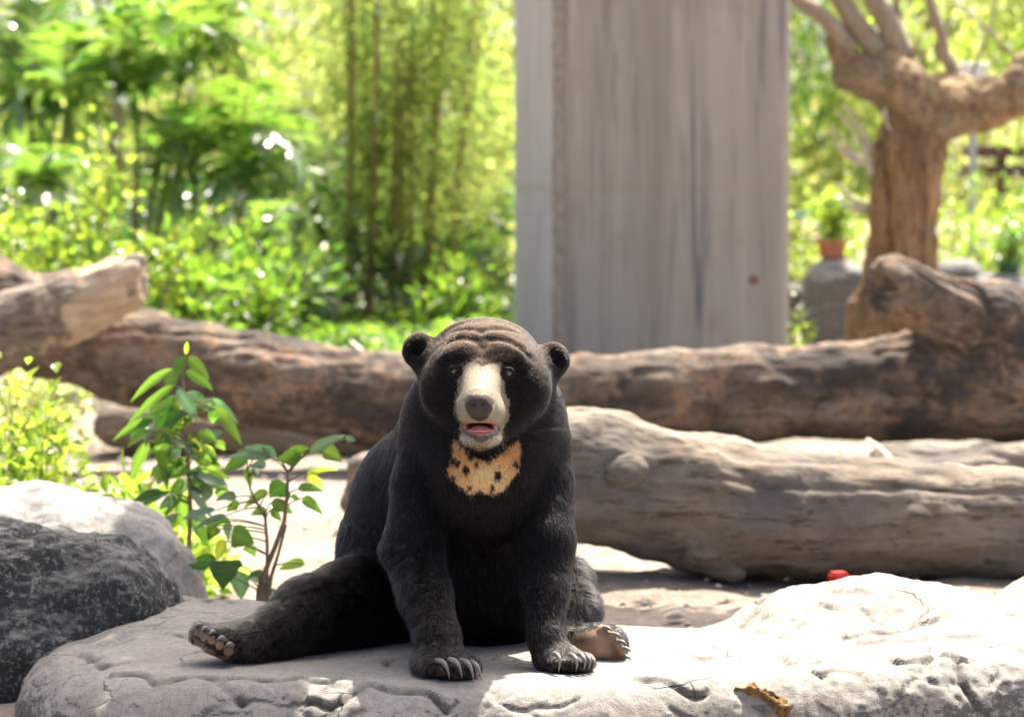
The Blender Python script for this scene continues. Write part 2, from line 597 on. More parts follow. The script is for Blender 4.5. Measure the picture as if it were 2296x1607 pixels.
CRK6 = [([(1470, 680), (1600, 665), (1750, 655), (1880, 625), (1940, 590)], .006, .014), ([(1690, 820), (1790, 825), (1900, 815), (1990, 850), (2030, 930), (2080, 1010), (2140, 1050)], .008, .020),
        ([(1180, 780), (1250, 800), (1300, 820), (1370, 822)], .011, .022), ([(520, 885), (640, 905), (760, 930), (880, 955)], .007, .014), ([(1390, 890), (1480, 870)], .007, .015),
        ([(1560, 700), (1700, 690), (1860, 710)], .020, .018), ([(2210, 590), (2290, 630)], .008, .018), ([(1040, 650), (1120, 560), (1180, 520)], .010, .010), ([(1940, 690), (2060, 700), (2100, 705)], .014, .012),
        ([(1190, 690), (1240, 700)], .008, .012), ([(1520, 500), (1580, 505)], .012, .012), ([(1370, 560), (1440, 575)], .012, .012)]
CRK7 = [([(300, 720), (350, 770), (420, 830), (450, 850)], .010, .022), ([(500, 880), (700, 910), (860, 890), (1010, 890), (1150, 905), (1350, 890), (1530, 890)], .008, .012),
        ([(1730, 830), (1790, 795), (1860, 785)], .008, .014), ([(650, 600), (800, 545), (960, 535), (1100, 550)], .005, .010), ([(1010, 900), (1070, 1020)], .009, .016),
        ([(1520, 990), (1600, 950), (1660, 920), (1850, 950), (2000, 1000)], .008, .016), ([(1650, 600), (1500, 580)], .006, .008), ([(740, 690), (820, 700)], .006, .010), ([(1330, 1010), (1360, 960), (1400, 910), (1500, 900), (1560, 960), (1480, 1010), (1360, 1020)], .008, .016)]
from mathutils.bvhtree import BVHTree
_bv = BVHTree.FromPolygons([Vector(v_) for v_ in sV.tolist()], sF.tolist())
def carve(V, polys, ox, oy):
    d = np.zeros(len(V)); a = np.zeros(len(V)); lift = np.zeros(len(V))
    for pts, wd, dep in polys:
        q = []
        for x, y in pts:
            r_ = ray((ox + x / 1.7937) / 1.115, (oy + y / 1.7937) / 1.115); r_ /= np.linalg.norm(r_)
            hh_ = _bv.ray_cast(Vector(CAM), Vector(r_))[0]
            if hh_ is not None:
                q.append(np.array(hh_))
        wd = wd * 1.25
        dep = dep * (.55 if wd > .0135 else .8)
        for A, Bq in zip(q[:-1], q[1:]):
            e = Bq - A
            wob = V + .010 * np.sin(V[:, [1, 0, 0]] * 45 + 1.3)
            tt = np.clip(((wob - A) @ e) / (e @ e), 0, 1)
            ds = np.linalg.norm(wob - A - tt[:, None] * e, axis=1)
            g = np.exp(-(ds / wd) ** 2)
            side = (wob - A - tt[:, None] * e)[:, 1]
            lift = np.maximum(lift, dep * .95 * np.exp(-ds / .06) * sstep(-.010, .012, side) * ((tt > 0) & (tt < 1)))
            d = np.maximum(d, dep * g); a = np.maximum(a, np.exp(-(ds / (wd * .75)) ** 2) * (1 if wd < .013 else .25))
    return d - lift, a
cd6, ca6 = carve(sV, CRK6, 1280, 1200); cd7, ca7 = carve(sV, CRK7, 0, 1200)
cdep, cdark = cd6 + cd7, np.maximum(ca6, ca7)
_n0 = vnormals(sV, sF)
flat = sstep(-.30, -.62, sV[:, 1]) + sstep(-.85, -1.15, sV[:, 0]) + sstep(.40, .75, sV[:, 0]) + sstep(.55, .9, sV[:, 1])
sV = roughen(sV, sF, .026, .010, .0030, .012, 3.0, np.clip(flat, .14, 1), .030) - _n0 * cdep[:, None]
slab = mesh('rock_slab', sV, sF, MATS['slab_rock'])
_a = slab.data.attributes.new('crack', 'FLOAT', 'POINT'); _a.data.foreach_set('value', cdark.astype(np.float32))
tag(slab, 'wide pale grey rock slab with a flat top that the bear sits on', 'rock')

def boulder(name, ells, mat, label, h=.018, seed=1.0, **kw):
    s = SDF()
    for c, r in ells:
        s.ell(c, r, .10)
    V, F = s.nets(h)
    V, F = subdiv(V, F)
    V = roughen(V, F, seed=seed, **kw)
    o = mesh(name, V, F, MATS[mat])
    return tag(o, label, 'rock')
boulder('boulder', [(P(50, 1385, .80), (.44, .30, .25)), (P(215, 1385, .74), (.15, .22, .19)), (P(60, 1500, .75), (.36, .28, .35)), (P(-160, 1370, .8), (.4, .35, .32)), (P(20, 1620, .62), (.30, .25, .35))],
        'dark_rock', 'boulder with a blackened lichen crusted face beside the pale slab', seed=5.0, amp_big=.075, amp=.018, fine=.003, crack=.012, ledge=.02)
boulder('boulder', [(P(190, 1322, 1.55), (.33, .36, .25)), (P(305, 1385, 1.45), (.155, .26, .25)), (P(40, 1285, 1.6), (.42, .38, .24)), (P(180, 1430, 1.5), (.36, .3, .3))],
        'pale_rock', 'smooth pale boulder behind the blackened boulder, next to the sapling', seed=8.0, amp_big=.06, amp=.018, fine=.002, crack=.008, ledge=.0)
boulder('rock', [(P(2330, 1405, .75), (.14, .2, .07)), (P(2380, 1430, .75), (.2, .2, .2))], 'pale_rock',
        'small pale rock wedged against the humped end of the slab', h=.012, seed=9.0, amp_big=.01, amp=.008, fine=.002, crack=.008)

# scrap of dry bark on the slab
simple_mat('dry_bark', (.06, .035, .015), (.33, .19, .07), 70, .95, .9, dist=.01)
SS = SDF()
from mathutils.bvhtree import BVHTree
slab_bvh = BVHTree.FromPolygons([Vector(v_) for v_ in sV.tolist()], sF.tolist())
def on_slab(px, py):
    d = ray(px, py); d /= np.linalg.norm(d)
    q = slab_bvh.ray_cast(Vector(CAM), Vector(d))
    return np.array(q[0]) if q[0] is not None else P(px, py, -.4)
sc_pts = [on_slab(x, y) for x, y in ((1655, 1545), (1685, 1551), (1712, 1556), (1735, 1566), (1752, 1582), (1760, 1604))]
for i in range(5):
    SS.cone(sc_pts[i], sc_pts[i + 1], .010 + .004 * (i % 2), .011, .01)
SS.ell(sc_pts[1] + np.array([.01, 0, .006]), (.030, .02, .010), .012)
SS.ell(sc_pts[3] + np.array([0, 0, .004]), (.022, .02, .014), .012)
V_, F_ = SS.nets(.005)
V_ = V_ + vnormals(V_, F_) * (.016 * fbm(V_, 38, 4, 3) + .006 * fbm(V_, 110, 3, 5) - .002)[:, None]
tag(mesh('bark_scrap', V_, F_, MATS['dry_bark']), 'crumbling scrap of orange brown bark stuck to the front of the slab', 'bark')

# pebbles and clods on the dirt
PV, PF = [], []
def clod(c, r, n0):
    bm = bmesh.new()
    bmesh.ops.create_icosphere(bm, subdivisions=1, radius=1.0)
    q = np.array([v_.co for v_ in bm.verts]); f_ = np.array([[v_.index for v_ in g.verts] for g in bm.faces])
    bm.free()
    q = q * (1 + .25 * RNG.normal(size=(len(q), 1))) * np.array([1, 1, .6]) * r
    return q + c, f_ + n0
n0 = 0
for i in range(900):
    yy = RNG.uniform(.9, 7.5); xx = RNG.uniform(-1.6, 2.2) * (yy + 7) / 9
    r = RNG.uniform(.004, .016) * (1 + 1.2 * (RNG.random() < .06))
    q, f_ = clod(np.array([xx, yy, float(ground_z(xx, yy)) + r * .3 + .004]), r, n0)
    PV.append(q); PF.append(f_); n0 += len(q)
for i in range(110):
    yy = RNG.uniform(.75, 1.5); xx = RNG.uniform(.15, .85)
    r = RNG.uniform(.008, .030)
    q, f_ = clod(np.array([xx, yy, float(ground_z(xx, yy)) + r * .3 + .01]), r, n0)
    PV.append(q); PF.append(f_); n0 += len(q)
peb = mesh('gravel', np.concatenate(PV), np.concatenate(PF), simple_mat('pebble', (.28, .23, .18), (.50, .45, .38), 9, .9, .4), None, False)
tag(peb, 'scattered clods and pebbles lying on the dirt', 'gravel', kind='stuff')

# ------------------------------------------------------------------ logs
def wood_mat(name, cols, stretch, rot=(0, 0, 0), patch=(.40, .30, .21), patch_amt=.6, scale=1.0, crack_amt=.7, bark=(.07, .055, .045), bark_amt=.5):
    m, t, out = nodes(name)
    v = coords(t, stretch, rot)
    vi = coords(t)
    n1 = noise(t, v, 9 * scale, 8, .65, .6)
    n2 = noise(t, v, 40 * scale, 8, .7, .3)
    n3 = noise(t, vi, 5, 6, .62, .5)
    n4 = noise(t, vi, 24, 8, .75, .2)
    n5 = noise(t, vi, 2.1, 4, .6, .4)
    col = ramp(t, n1, [(.30, cols[0]), (.48, cols[1]), (.68, cols[2])])
    col = mixc(t, mathn(t, 'MULTIPLY', ramp(t, n5, [(.46, 0.0), (.58, 1.0)]), bark_amt), col, bark)
    col = mixc(t, mathn(t, 'MULTIPLY', mathn(t, 'MULTIPLY', ramp(t, n3, [(.50, 0.0), (.60, 1.0)]), ramp(t, n4, [(.42, 0.0), (.56, 1.0)])), patch_amt), col, patch)
    col = mixc(t, mathn(t, 'MULTIPLY', ramp(t, n2, [(.38, 1.0), (.47, 0.0)]), crack_amt), col, tuple(.35 * c for c in cols[0]))
    hgt = mathn(t, 'ADD', mathn(t, 'MULTIPLY', n1, 1.0), mathn(t, 'MULTIPLY', n2, .55))
    hgt = mathn(t, 'ADD', hgt, mathn(t, 'MULTIPLY', n4, .35))
    pe = N(t, 'Attribute', _attribute_name='peel').outputs['Fac']
    col = mixc(t, pe, col, ramp(t, n1, [(.32, (.27, .175, .105)), (.55, (.47, .38, .275)), (.7, (.56, .48, .37))]))
    principled(t, out, col, .9, bump(t, hgt, .75, .014), .15)
    return m
wood_mat('brown_log', [(.072, .052, .039), (.14, .105, .080), (.29, .24, .19)], (.32, 1, 1), (0, 0, 0), (.34, .215, .135), .75, bark=(.050, .045, .043), bark_amt=.85)
wood_mat('grey_log', [(.125, .098, .070), (.195, .158, .120), (.30, .262, .220)], (.16, 1, 1), (0, .05, 0), (.29, .235, .175), .45, bark=(.125, .12, .12), bark_amt=.5)
wood_mat('cut_log', [(.10, .08, .065), (.18, .145, .115), (.28, .235, .19)], (.25, 1, 1), (0, -.42, 0), (.46, .37, .27), .9, bark=(.075, .065, .06), bark_amt=.75)
wood_mat('trunk_bark', [(.10, .058, .030), (.24, .145, .075), (.42, .28, .15)], (1, 1, .16), (0, 0, 0), (.44, .29, .15), .45, bark=(.16, .125, .09), bark_amt=.5)
wood_mat('knob_bark', [(.12, .08, .045), (.25, .175, .10), (.40, .30, .18)], (1, 1, 1), (0, 0, 0), (.47, .34, .18), .5, scale=.7, bark=(.20, .17, .13), bark_amt=.5)
simple_mat('twig_bark', (.22, .17, .12), (.38, .31, .23), 30, .85, .4, (1, 1, .3))
simple_mat('pale_twig', (.42, .36, .28), (.58, .52, .43), 30, .85, .3)

def wood(name, sdf, mat, parent=None, h=.02, axis=(1, 0, 0), amp=.012, groove=.010, seed=1.0, sub=True, gs=9.0, big=.02):
    V, F = sdf.nets(h)
    if sub:
        V, F = subdiv(V, F)
    n = vnormals(V, F)
    a = np.array(axis, float); a /= np.linalg.norm(a)
    s = V - (V @ a)[:, None] * a * .86
    d = big * fbm(V, 1.7, 2, seed + 4) + amp * fbm(V, 6, 4, seed) + groove * (1 - 2 * np.abs(fbm(s, gs, 3, seed + 1))) + .25 * groove * fbm(s, 40, 2, seed + 2)
    g2 = np.abs(fbm(s, gs * .32, 2, seed + 7))
    d = d - 1.6 * groove * np.exp(-(g2 / .035) ** 2)
    return mesh(name, V + n * d[:, None], F, MATS[mat], parent)

gl = empty('grey_log', G(1800, 2.8, -.18), 'thick grey weathered log lying on the dirt behind the slab, with knobs', 'log')
s = SDF()
s.chain([P(1150, 1015, 2.95), P(1330, 1076, 2.8), P(1600, 1138, 2.8), P(2000, 1168, 2.8), P(2500, 1180, 2.8)], [.185, .232, .236, .208, .195], .05)
s.ell(P(1225, 1000, 2.75), (.2, .12, .10), .08)
wood('trunk', s, 'grey_log', gl, amp=.016, groove=.006, seed=2, gs=6)
s = SDF()
s.ell(P(1395, 1060, 2.61), (.075, .065, .062), .04)
s.ell(P(1420, 1045, 2.60), (.05, .05, .045), .04)
wood('knob', s, 'grey_log', gl, h=.012, amp=.012, groove=.004, seed=3, big=.01)
s = SDF()
s.ell(P(1335, 1085, 2.62), (.055, .06, .085), .05)
s.cone(P(1340, 1100, 2.64), P(1345, 1180, 2.66), .055, .04, .04)
wood('knob', s, 'grey_log', gl, h=.012, amp=.012, groove=.006, seed=6, big=.01)
s = SDF()
s.ell(P(1585, 1225, 2.68), (.11, .09, .075), .05)
s.cone(P(1585, 1230, 2.67), P(1645, 1282, 2.66), .075, .045, .05)
s.cone(P(1560, 1200, 2.67), P(1500, 1150, 2.68), .05, .03, .05)
wood('root_lump', s, 'grey_log', gl, h=.013, amp=.014, groove=.006, seed=4, big=.01)

bl = empty('fallen_trunk', G(1500, 6.7, -.18), 'long dark brown fallen trunk running behind the bear, forked at one end', 'log')
s = SDF()
s.chain([P(-260, 560, 7.1), P(-60, 660, 6.95), P(120, 742, 6.85), P(300, 798, 6.75), P(560, 848, 6.7), P(830, 897, 6.7), P(1090, 908, 6.7), P(1300, 893, 6.7), P(1700, 880, 6.7), P(2000, 872, 6.7), P(2250, 850, 6.7), P(2600, 850, 6.8)],
        [.21, .22, .225, .228, .222, .228, .225, .215, .225, .245, .29, .30], .06)
s.chain([P(2270, 830, 6.65), P(2190, 740, 6.55)], [.24, .19], .10)
s.chain([P(2110, 775, 6.62), P(2225, 718, 6.58), P(2420, 800, 6.6)], [.16, .185, .22], .08)
wood('trunk', s, 'brown_log', bl, h=.024, amp=.017, groove=.009, seed=5, gs=7)
s = SDF()
s.chain([P(2230, 790, 6.60), P(2140, 700, 6.48), P(2010, 646, 6.36)], [.185, .165, .155], .05)
s.ell(P(1836, 640, 6.2), (.28, .6, .45), .006, sub=True)
s.ell(P(1972, 636, 6.22), (.07, .10, .055), .02, sub=True)
s.ell(P(2080, 560, 6.4), (.30, .4, .10), .008, Matrix.Rotation(.42, 4, 'Y').to_quaternion(), sub=True)
wood('broken_limb', s, 'brown_log', bl, h=.016, amp=.014, groove=.016, seed=11, axis=(.9, .1, -.4))

sl = empty('cut_log', G(100, 6.25, -.18), 'sawn log end resting across the fallen trunk, with bark peeled off in places', 'log')
s = SDF()
s.chain([P(-400, 960, 6.4), P(-60, 775, 6.30), P(150, 690, 6.27), P(305, 632, 6.25)], [.22, .19, .150, .128], .04)
s.ell(P(372, 628, 6.20), (.115, .3, .3), .012, sub=True)
o = wood('trunk', s, 'cut_log', sl, h=.018, axis=(.9, 0, .4), amp=.012, groove=.010, seed=14)
_v = np.array([v_.co for v_ in o.data.vertices])
_px, _py = project(_v)
_pl = sstep(150, 172, _px + 40 * fbm(_v, 6, 3, 3)) * sstep(-.35, -.05, fbm(_v, 5, 3, 8) + .25)
_a = o.data.attributes.new('peel', 'FLOAT', 'POINT'); _a.data.foreach_set('value', _pl.astype(np.float32))

pl = SDF()
pl.chain([P(262, 955, 7.5), P(540, 972, 7.5), P(860, 985, 7.45)], [.105, .11, .10], .03)
tag(wood('prop_log', pl, 'grey_log', None, h=.018, seed=16), 'thin round log lying in shade under the raised end of the fallen trunk', 'log')
pl = SDF()
pl.chain([P(2010, 1062, 5.2), P(2200, 1066, 5.2), P(2480, 1075, 5.3)], [.125, .12, .12], .03)
tag(wood('pale_log', pl, 'grey_log', None, h=.016, seed=18, groove=.016), 'pale log piece lying between the grey log and the forked fallen trunk', 'log')
pl = SDF()
pl.chain([P(815, 1052, 3.9), P(900, 1040, 4.3)], [.062, .07], .02)
pl.chain([P(812, 1085, 3.95), P(800, 1130, 3.95)], [.05, .06], .03)
tag(wood('log_stump', pl, 'grey_log', None, h=.012, seed=19, amp=.006, groove=.005, big=.005), 'short stubby log end just behind the flank of the bear', 'log')
tag(tube('stick', bez(P(1945, 985, 5.05), P(1975, 1005, 4.9), P(2010, 1045, 4.75), 8), np.linspace(.008, .016, 8), MATS['pale_twig'], None), 'pale bare stick leaning between the grey log and the fallen trunk', 'stick')

# red plastic piece under the grey log
m, t, out = nodes('red_plastic')
principled(t, out, ramp(t, noise(t, coords(t), 30, 4), [(.35, (.42, .02, .015)), (.7, (.60, .04, .03))]), .45, None, .4)
rc = G(1884, 2.42, -.150)
bm = bmesh.new()
bmesh.ops.create_cube(bm, size=1.0)
bmesh.ops.bevel(bm, geom=bm.edges[:], offset=.12, segments=2, affect='EDGES')
me = bpy.data.meshes.new('red_block'); 
bm.transform(Matrix.Translation(Vector(rc)) @ Matrix.Rotation(.35, 4, 'Z') @ Matrix.Diagonal((.062, .05, .075, 1)))
bm.to_mesh(me); bm.free()
rb = link('red_block', me, m)
tag(rb, 'small red plastic block lying below the grey log', 'block')
# ------------------------------------------------------------------ concrete pillar
def at_depth(px, Y, py):
    return P(px, py, Y)

m, t, out = nodes('concrete')
v = coords(t, (1, 1, .045))
vi = coords(t)
n1 = noise(t, v, 5.0, 6, .6, .5)
n2 = noise(t, v, 17, 6, .65, .2)
n3 = noise(t, vi, 3.0, 6, .6)
n4 = noise(t, vi, 40, 6, .7)
n5 = noise(t, v, 9.0, 4, .6, .8)
col = ramp(t, n1, [(.30, (.285, .262, .222)), (.55, (.365, .338, .288)), (.75, (.43, .40, .345))])
col = mixc(t, ramp(t, n2, [(.34, .8), (.46, 0.0)]), col, (.18, .175, .165))
col = mixc(t, ramp(t, n5, [(.33, .95), (.41, 0.0)]), col, (.15, .15, .165))
col = mixc(t, ramp(t, n2, [(.60, 0.0), (.70, .5)]), col, (.49, .46, .42))
zz = N(t, 'SeparateXYZ', Vector=vi).outputs[2]
rust = mathn(t, 'MULTIPLY', ramp(t, n3, [(.54, 0.0), (.68, .45)]), ramp(t, n2, [(.35, 0.0), (.60, 1.0)]))
col = mixc(t, rust, col, (.30, .215, .175))
col = mixc(t, ramp(t, n4, [(.66, 0.0), (.78, .35)]), col, (.24, .21, .19))
principled(t, out, col, .85, bump(t, mathn(t, 'ADD', n2, mathn(t, 'MULTIPLY', n4, .5)), .35, .008), .25)
PD = 9.2                                   # depth of its front face
xl, xr = (1155 - 1148) / FOC * (PD + 7.15), (1768 - 1148) / FOC * (PD + 7.1)
def rounded(x0, x1, y0, y1, rl, rr, k=10):
    pts = []
    for cx, cy_, r, a0_ in ((x0 + rl, y0 + rl, rl, math.pi), (x1 - rr, y0 + rr, rr, 1.5 * math.pi), (x1 - rl, y1 - rl, rl, 0), (x0 + rr, y1 - rr, rr, .5 * math.pi)):
        for a_ in np.linspace(a0_, a0_ + math.pi / 2, k):
            pts.append((cx + r * math.cos(a_), cy_ + r * math.sin(a_)))
    return np.array(pts)
prof = rounded(xl, xr, PD, PD + 1.15, .25, .075)
cen = prof.mean(0)
zs = list(np.linspace(-.35, 1.185, 26)) + [1.186, 1.192, 1.193] + list(np.linspace(1.20, 4.2, 40))
V = []
for z_ in zs:
    ins = .004 if abs(z_ - 1.189) < .0045 else 0
    q = cen + (prof - cen) * (1 - ins)
    V.append(np.column_stack([q, np.full(len(q), z_)]))
V = np.concatenate(V)
k_ = len(prof)
F = [(i * k_ + j, i * k_ + (j + 1) % k_, (i + 1) * k_ + (j + 1) % k_, (i + 1) * k_ + j) for i in range(len(zs) - 1) for j in range(k_)]
F.append(tuple((len(zs) - 1) * k_ + j for j in range(k_)))
pil = empty('concrete_pillar', (cen[0], cen[1], -.1), 'massive grey concrete pillar with rounded edges and dark vertical streaks', 'pillar')
shaft = mesh('shaft', V, F, MATS['concrete'], pil)
# light caught by the rounded left edge, painted in as a paler concrete
m, t, out = nodes('lit_edge_concrete')
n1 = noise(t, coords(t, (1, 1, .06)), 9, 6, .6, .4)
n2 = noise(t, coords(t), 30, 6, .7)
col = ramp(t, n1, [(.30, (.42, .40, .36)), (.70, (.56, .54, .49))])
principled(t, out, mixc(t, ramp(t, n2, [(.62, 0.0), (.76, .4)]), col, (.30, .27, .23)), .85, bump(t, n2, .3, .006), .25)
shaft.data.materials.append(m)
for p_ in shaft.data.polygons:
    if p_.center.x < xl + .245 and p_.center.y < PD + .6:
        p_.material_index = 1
s = SDF()
pz = np.linspace(-.3, 4.15, 60)
sxm = xl + .25
sp = [np.array([sxm + .008 * mnoise.noise((0, 0, z_ * 3)), PD + .004, z_]) for z_ in pz]
s.chain(sp, list(.020 + .012 * RNG.random(60)), .01)
V_, F_ = s.nets(.012)
V_ = V_ + vnormals(V_, F_) * (.012 * fbm(V_, 22, 3, 2))[:, None]
simple_mat('rough_seam', (.26, .22, .18), (.40, .36, .31), 25, .95, .8, dist=.01)
mesh('formwork_seam', V_, F_, MATS['rough_seam'], pil)
# small chipped pit in the face
s = SDF()
s.ell(P(1690, 628, PD), (.032, .012, .03), .01)
V_, F_ = s.nets(.008)
simple_mat('rust_pit', (.16, .085, .06), (.26, .16, .12), 60, .9, .6)
mesh('rust_spot', V_, F_, MATS['rust_pit'], pil)

# ------------------------------------------------------------------ pollarded tree on the right
TY = 10.2
tree = empty('pollarded_tree', G(2015, TY, 0.0), 'gnarled pollarded tree with a thick reddish brown trunk beside the pillar', 'tree')
s = SDF()
gz = float(ground_z(2.4, TY))
base = G(2000, TY, gz - .1)
s.chain([base, P(2003, 720, TY), P(2018, 600, TY), P(2026, 470, TY), P(2040, 350, TY), P(2062, 262, TY)], [.30, .225, .195, .185, .195, .215], .05)
s.chain([base + np.array([-.22, -.1, 0]), P(1945, 700, TY - .08), P(1985, 560, TY)], [.13, .09, .07], .06)
s.chain([base + np.array([.25, -.1, 0]), P(2070, 680, TY - .05), P(2055, 540, TY)], [.12, .09, .07], .06)
wood('trunk', s, 'trunk_bark', tree, h=.026, axis=(0, 0, 1), amp=.022, groove=.026, seed=21, gs=6.0)
s = SDF()
s.chain([P(2065, 250, TY), P(2020, 205, TY), P(1935, 172, TY), P(1885, 125, TY), P(1868, 95, TY)], [.20, .155, .125, .085, .055], .06)
s.ell(P(1925, 175, TY - .05), (.16, .13, .13), .08)
s.ell(P(2030, 195, TY - .08), (.13, .12, .16), .08)
s.ell(P(2000, 130, TY), (.11, .1, .10), .06)
s.chain([P(2060, 255, TY), P(2120, 240, TY), P(2210, 235, TY), P(2290, 212, TY - .1), P(2370, 170, TY - .1), P(2440, 90, TY)], [.2, .19, .145, .125, .12, .10], .06)
s.chain([P(2285, 205, TY - .1), P(2300, 140, TY - .1)], [.1, .08], .06)
s.ell(P(2060, 195, TY - .02), (.14, .12, .10), .06)
wood('crown_knuckle', s, 'knob_bark', tree, h=.022, axis=(0, 0, 1), amp=.03, groove=.014, seed=23, gs=5.0, big=.03)
def limb(pts, r0, r1, mat='twig_bark'):
    pts = [np.asarray(q) for q in pts]
    b = bez(*pts, n=12) if len(pts) == 3 else np.array(pts)
    b = b + np.cumsum(RNG.normal(size=b.shape) * .006, axis=0)
    return tube('branch', b, np.linspace(r0, r1, len(b)), MATS[mat], tree, 10)
limb([P(1905, 120, TY), P(1860, 30, TY), P(1740, -40, TY)], .062, .045)
limb([P(1985, 135, TY), P(1920, 60, TY), P(1850, -80, TY)], .080, .055)
limb([P(2025, 130, TY), P(1985, 40, TY), P(1905, -80, TY)], .085, .055)
limb([P(2070, 170, TY), P(2010, 120, TY), P(1995, 100, TY)], .04, .045)
limb([P(2150, 180, TY), P(2105, 90, TY), P(2075, -60, TY)], .042, .026)
limb([P(2050, 170, TY), P(2020, 60, TY), P(2015, -60, TY)], .028, .02)
limb([P(2300, 150, TY), P(2210, 50, TY), P(2080, -10, TY + .3)], .014, .007)
limb([P(2180, 190, TY), P(2230, 100, TY), P(2250, -40, TY + .2)], .013, .007)
limb([P(1985, 245, TY - .2), P(1988, 275, TY - .25), P(2000, 295, TY - .22)], .012, .006, 'pale_twig')
for (a, b, c) in (((1955, 395), (1945, 320), (1860, 255)), ((1950, 340), (1910, 250), (1880, 240)), ((1940, 360), (1870, 360), (1858, 280)), ((1945, 370), (1900, 340), (1885, 300)),
                  ((1950, 460), (1900, 440), (1878, 400)), ((1930, 475), (1880, 460), (1870, 430))):
    limb([P(*a, TY - .05), P(*b, TY - .1), P(*c, TY - .1)], .022, .008, 'pale_twig')

# ------------------------------------------------------------------ shade tree standing just outside the view; its limb hangs over the slab
st_b = np.array([-3.3, 3.0, float(ground_z(-3.3, 3.0))])
shade = empty('shade_tree', st_b, 'leafy tree beside the yard whose limb overhangs the slab', 'tree')
tube('trunk', bez(st_b - np.array([0, 0, .2]), st_b + np.array([.1, 0, 1.6]), st_b + np.array([.5, -.2, 3.3]), 12), np.linspace(.17, .10, 12), MATS['twig_bark'], shade, 12)
limb_end = np.array([.15, 1.9, 3.15])
lp = bez(st_b + np.array([.3, -.1, 2.5]), np.array([-1.8, 2.4, 3.3]), limb_end, 12)
tube('limb', bez(lp[9], np.array([.6, 2.6, 3.35]), np.array([2.0, 3.5, 3.2]), 10), np.linspace(.045, .012, 10), MATS['twig_bark'], shade, 8)
tube('limb', lp, np.linspace(.075, .02, 12), MATS['twig_bark'], shade, 8)
# ------------------------------------------------------------------ the sun bear
def c1(pts, ox=900.0, oy=760.0, s=2.977):
    return [((ox + x / s) / 1.115, (oy + y / s) / 1.115) for x, y in pts]

def inpoly(px, py, poly):
    r = np.zeros(len(px), bool)
    n = len(poly)
    for i in range(n):
        x1, y1 = poly[i]; x2, y2 = poly[(i + 1) % n]
        c = ((y1 > py) != (y2 > py)) & (px < (x2 - x1) * (py - y1) / ((y2 - y1) if y2 != y1 else 1e-9) + x1)
        r ^= c
    return r

B = SDF()
# trunk
B.cone(P(955, 1240, .40), P(1065, 965, .15), .215, .185, .06)
B.ell(P(925, 1130, .37), (.155, .18, .19), .08)
B.ell(P(955, 1262, .40), (.225, .24, .205), .06)
B.ell(P(1085, 985, .06), (.186, .16, .19), .06)
B.ell(P(1090, 935, .085), (.182, .15, .155), .05)
B.ell(P(1182, 985, .06), (.098, .12, .17), .05)
B.ell(P(990, 965, .06), (.090, .12, .13), .05)
B.ell(P(1085, 1065, .0), (.150, .15, .19), .08)
B.ell(P(1085, 1290, .21), (.18, .17, .21), .08)
# left arm (on the picture's left)
B.chain([P(965, 1010, .05), P(948, 1090, .0), P(926, 1225, -.08), P(956, 1335, -.18), P(984, 1432, -.275), P(990, 1476, -.30)],
        [.080, .076, .072, .061, .050, .047], .022)
B.ell(P(990, 1487, -.315), (.066, .075, .040), .03)
for x, y, Yt in ((968, 1497, -.37), (995, 1500, -.385), (1022, 1502, -.39), (1047, 1501, -.38), (1060, 1495, -.355)):
    B.cone(P(x - 6, y - 6, Yt + .04), P(x, y + 2, Yt), .022, .021, .010)
# right arm
B.chain([P(1208, 1010, .05), P(1214, 1080, .02), P(1221, 1215, -.06), P(1222, 1330, -.13), P(1226, 1432, -.20), P(1238, 1466, -.22)],
        [.080, .077, .073, .057, .042, .041], .022)
B.ell(P(1258, 1479, -.235), (.062, .06, .033), .03)
for x, y, Yt in ((1243, 1489, -.285), (1270, 1490, -.295), (1290, 1490, -.295), (1307, 1489, -.285), (1319, 1486, -.27)):
    B.cone(P(x - 8, y - 6, Yt + .04), P(x, y, Yt), .020, .018, .008)
# hind leg stretched to the picture's left
B.chain([P(880, 1335, .27), P(785, 1362, .15), P(695, 1380, .03), P(612, 1424, -.06), P(560, 1446, -.12)],
        [.142, .112, .090, .062, .053], .03)
B.cone(P(548, 1450, -.125), P(482, 1438, -.19), .050, .034, .03)
B.cone(P(540, 1440, -.09), P(452, 1424, -.14), .046, .027, .03)
TOES_L = [(444, 1421, -.165), (458, 1429, -.185), (475, 1437, -.20), (494, 1450, -.21), (512, 1464, -.205)]
for i, (x, y, Yt) in enumerate(TOES_L):
    B.cone(P(x + 8, y - 3, Yt + .02), P(x - 1, y - 4, Yt - .006), .0150, .0125, .005)
    B.cone(P(x + 8, y - 10, Yt + .03), P(x + 1, y - 16, Yt - .002), .0135, .0105, .005)
# other hind leg, its sole turned to the viewer
B.chain([P(1110, 1320, .30), P(1262, 1312, .17), P(1290, 1370, .06), P(1288, 1438, -.02)], [.145, .066, .050, .040], .03)
B.chain([P(1290, 1448, -.04), P(1330, 1446, -.055), P(1362, 1446, -.06)], [.040, .047, .050], .02)
B.ell(P(1345, 1447, -.055), (.062, .045, .047), .02)
TOES_R = [(1350, 1413, -.085), (1371, 1428, -.10), (1383, 1444, -.105), (1392, 1459, -.105), (1392, 1477, -.095)]
for x, y, Yt in TOES_R:
    B.cone(P(x - 10, y + 2, Yt + .02), P(x, y, Yt), .016, .0135, .006)
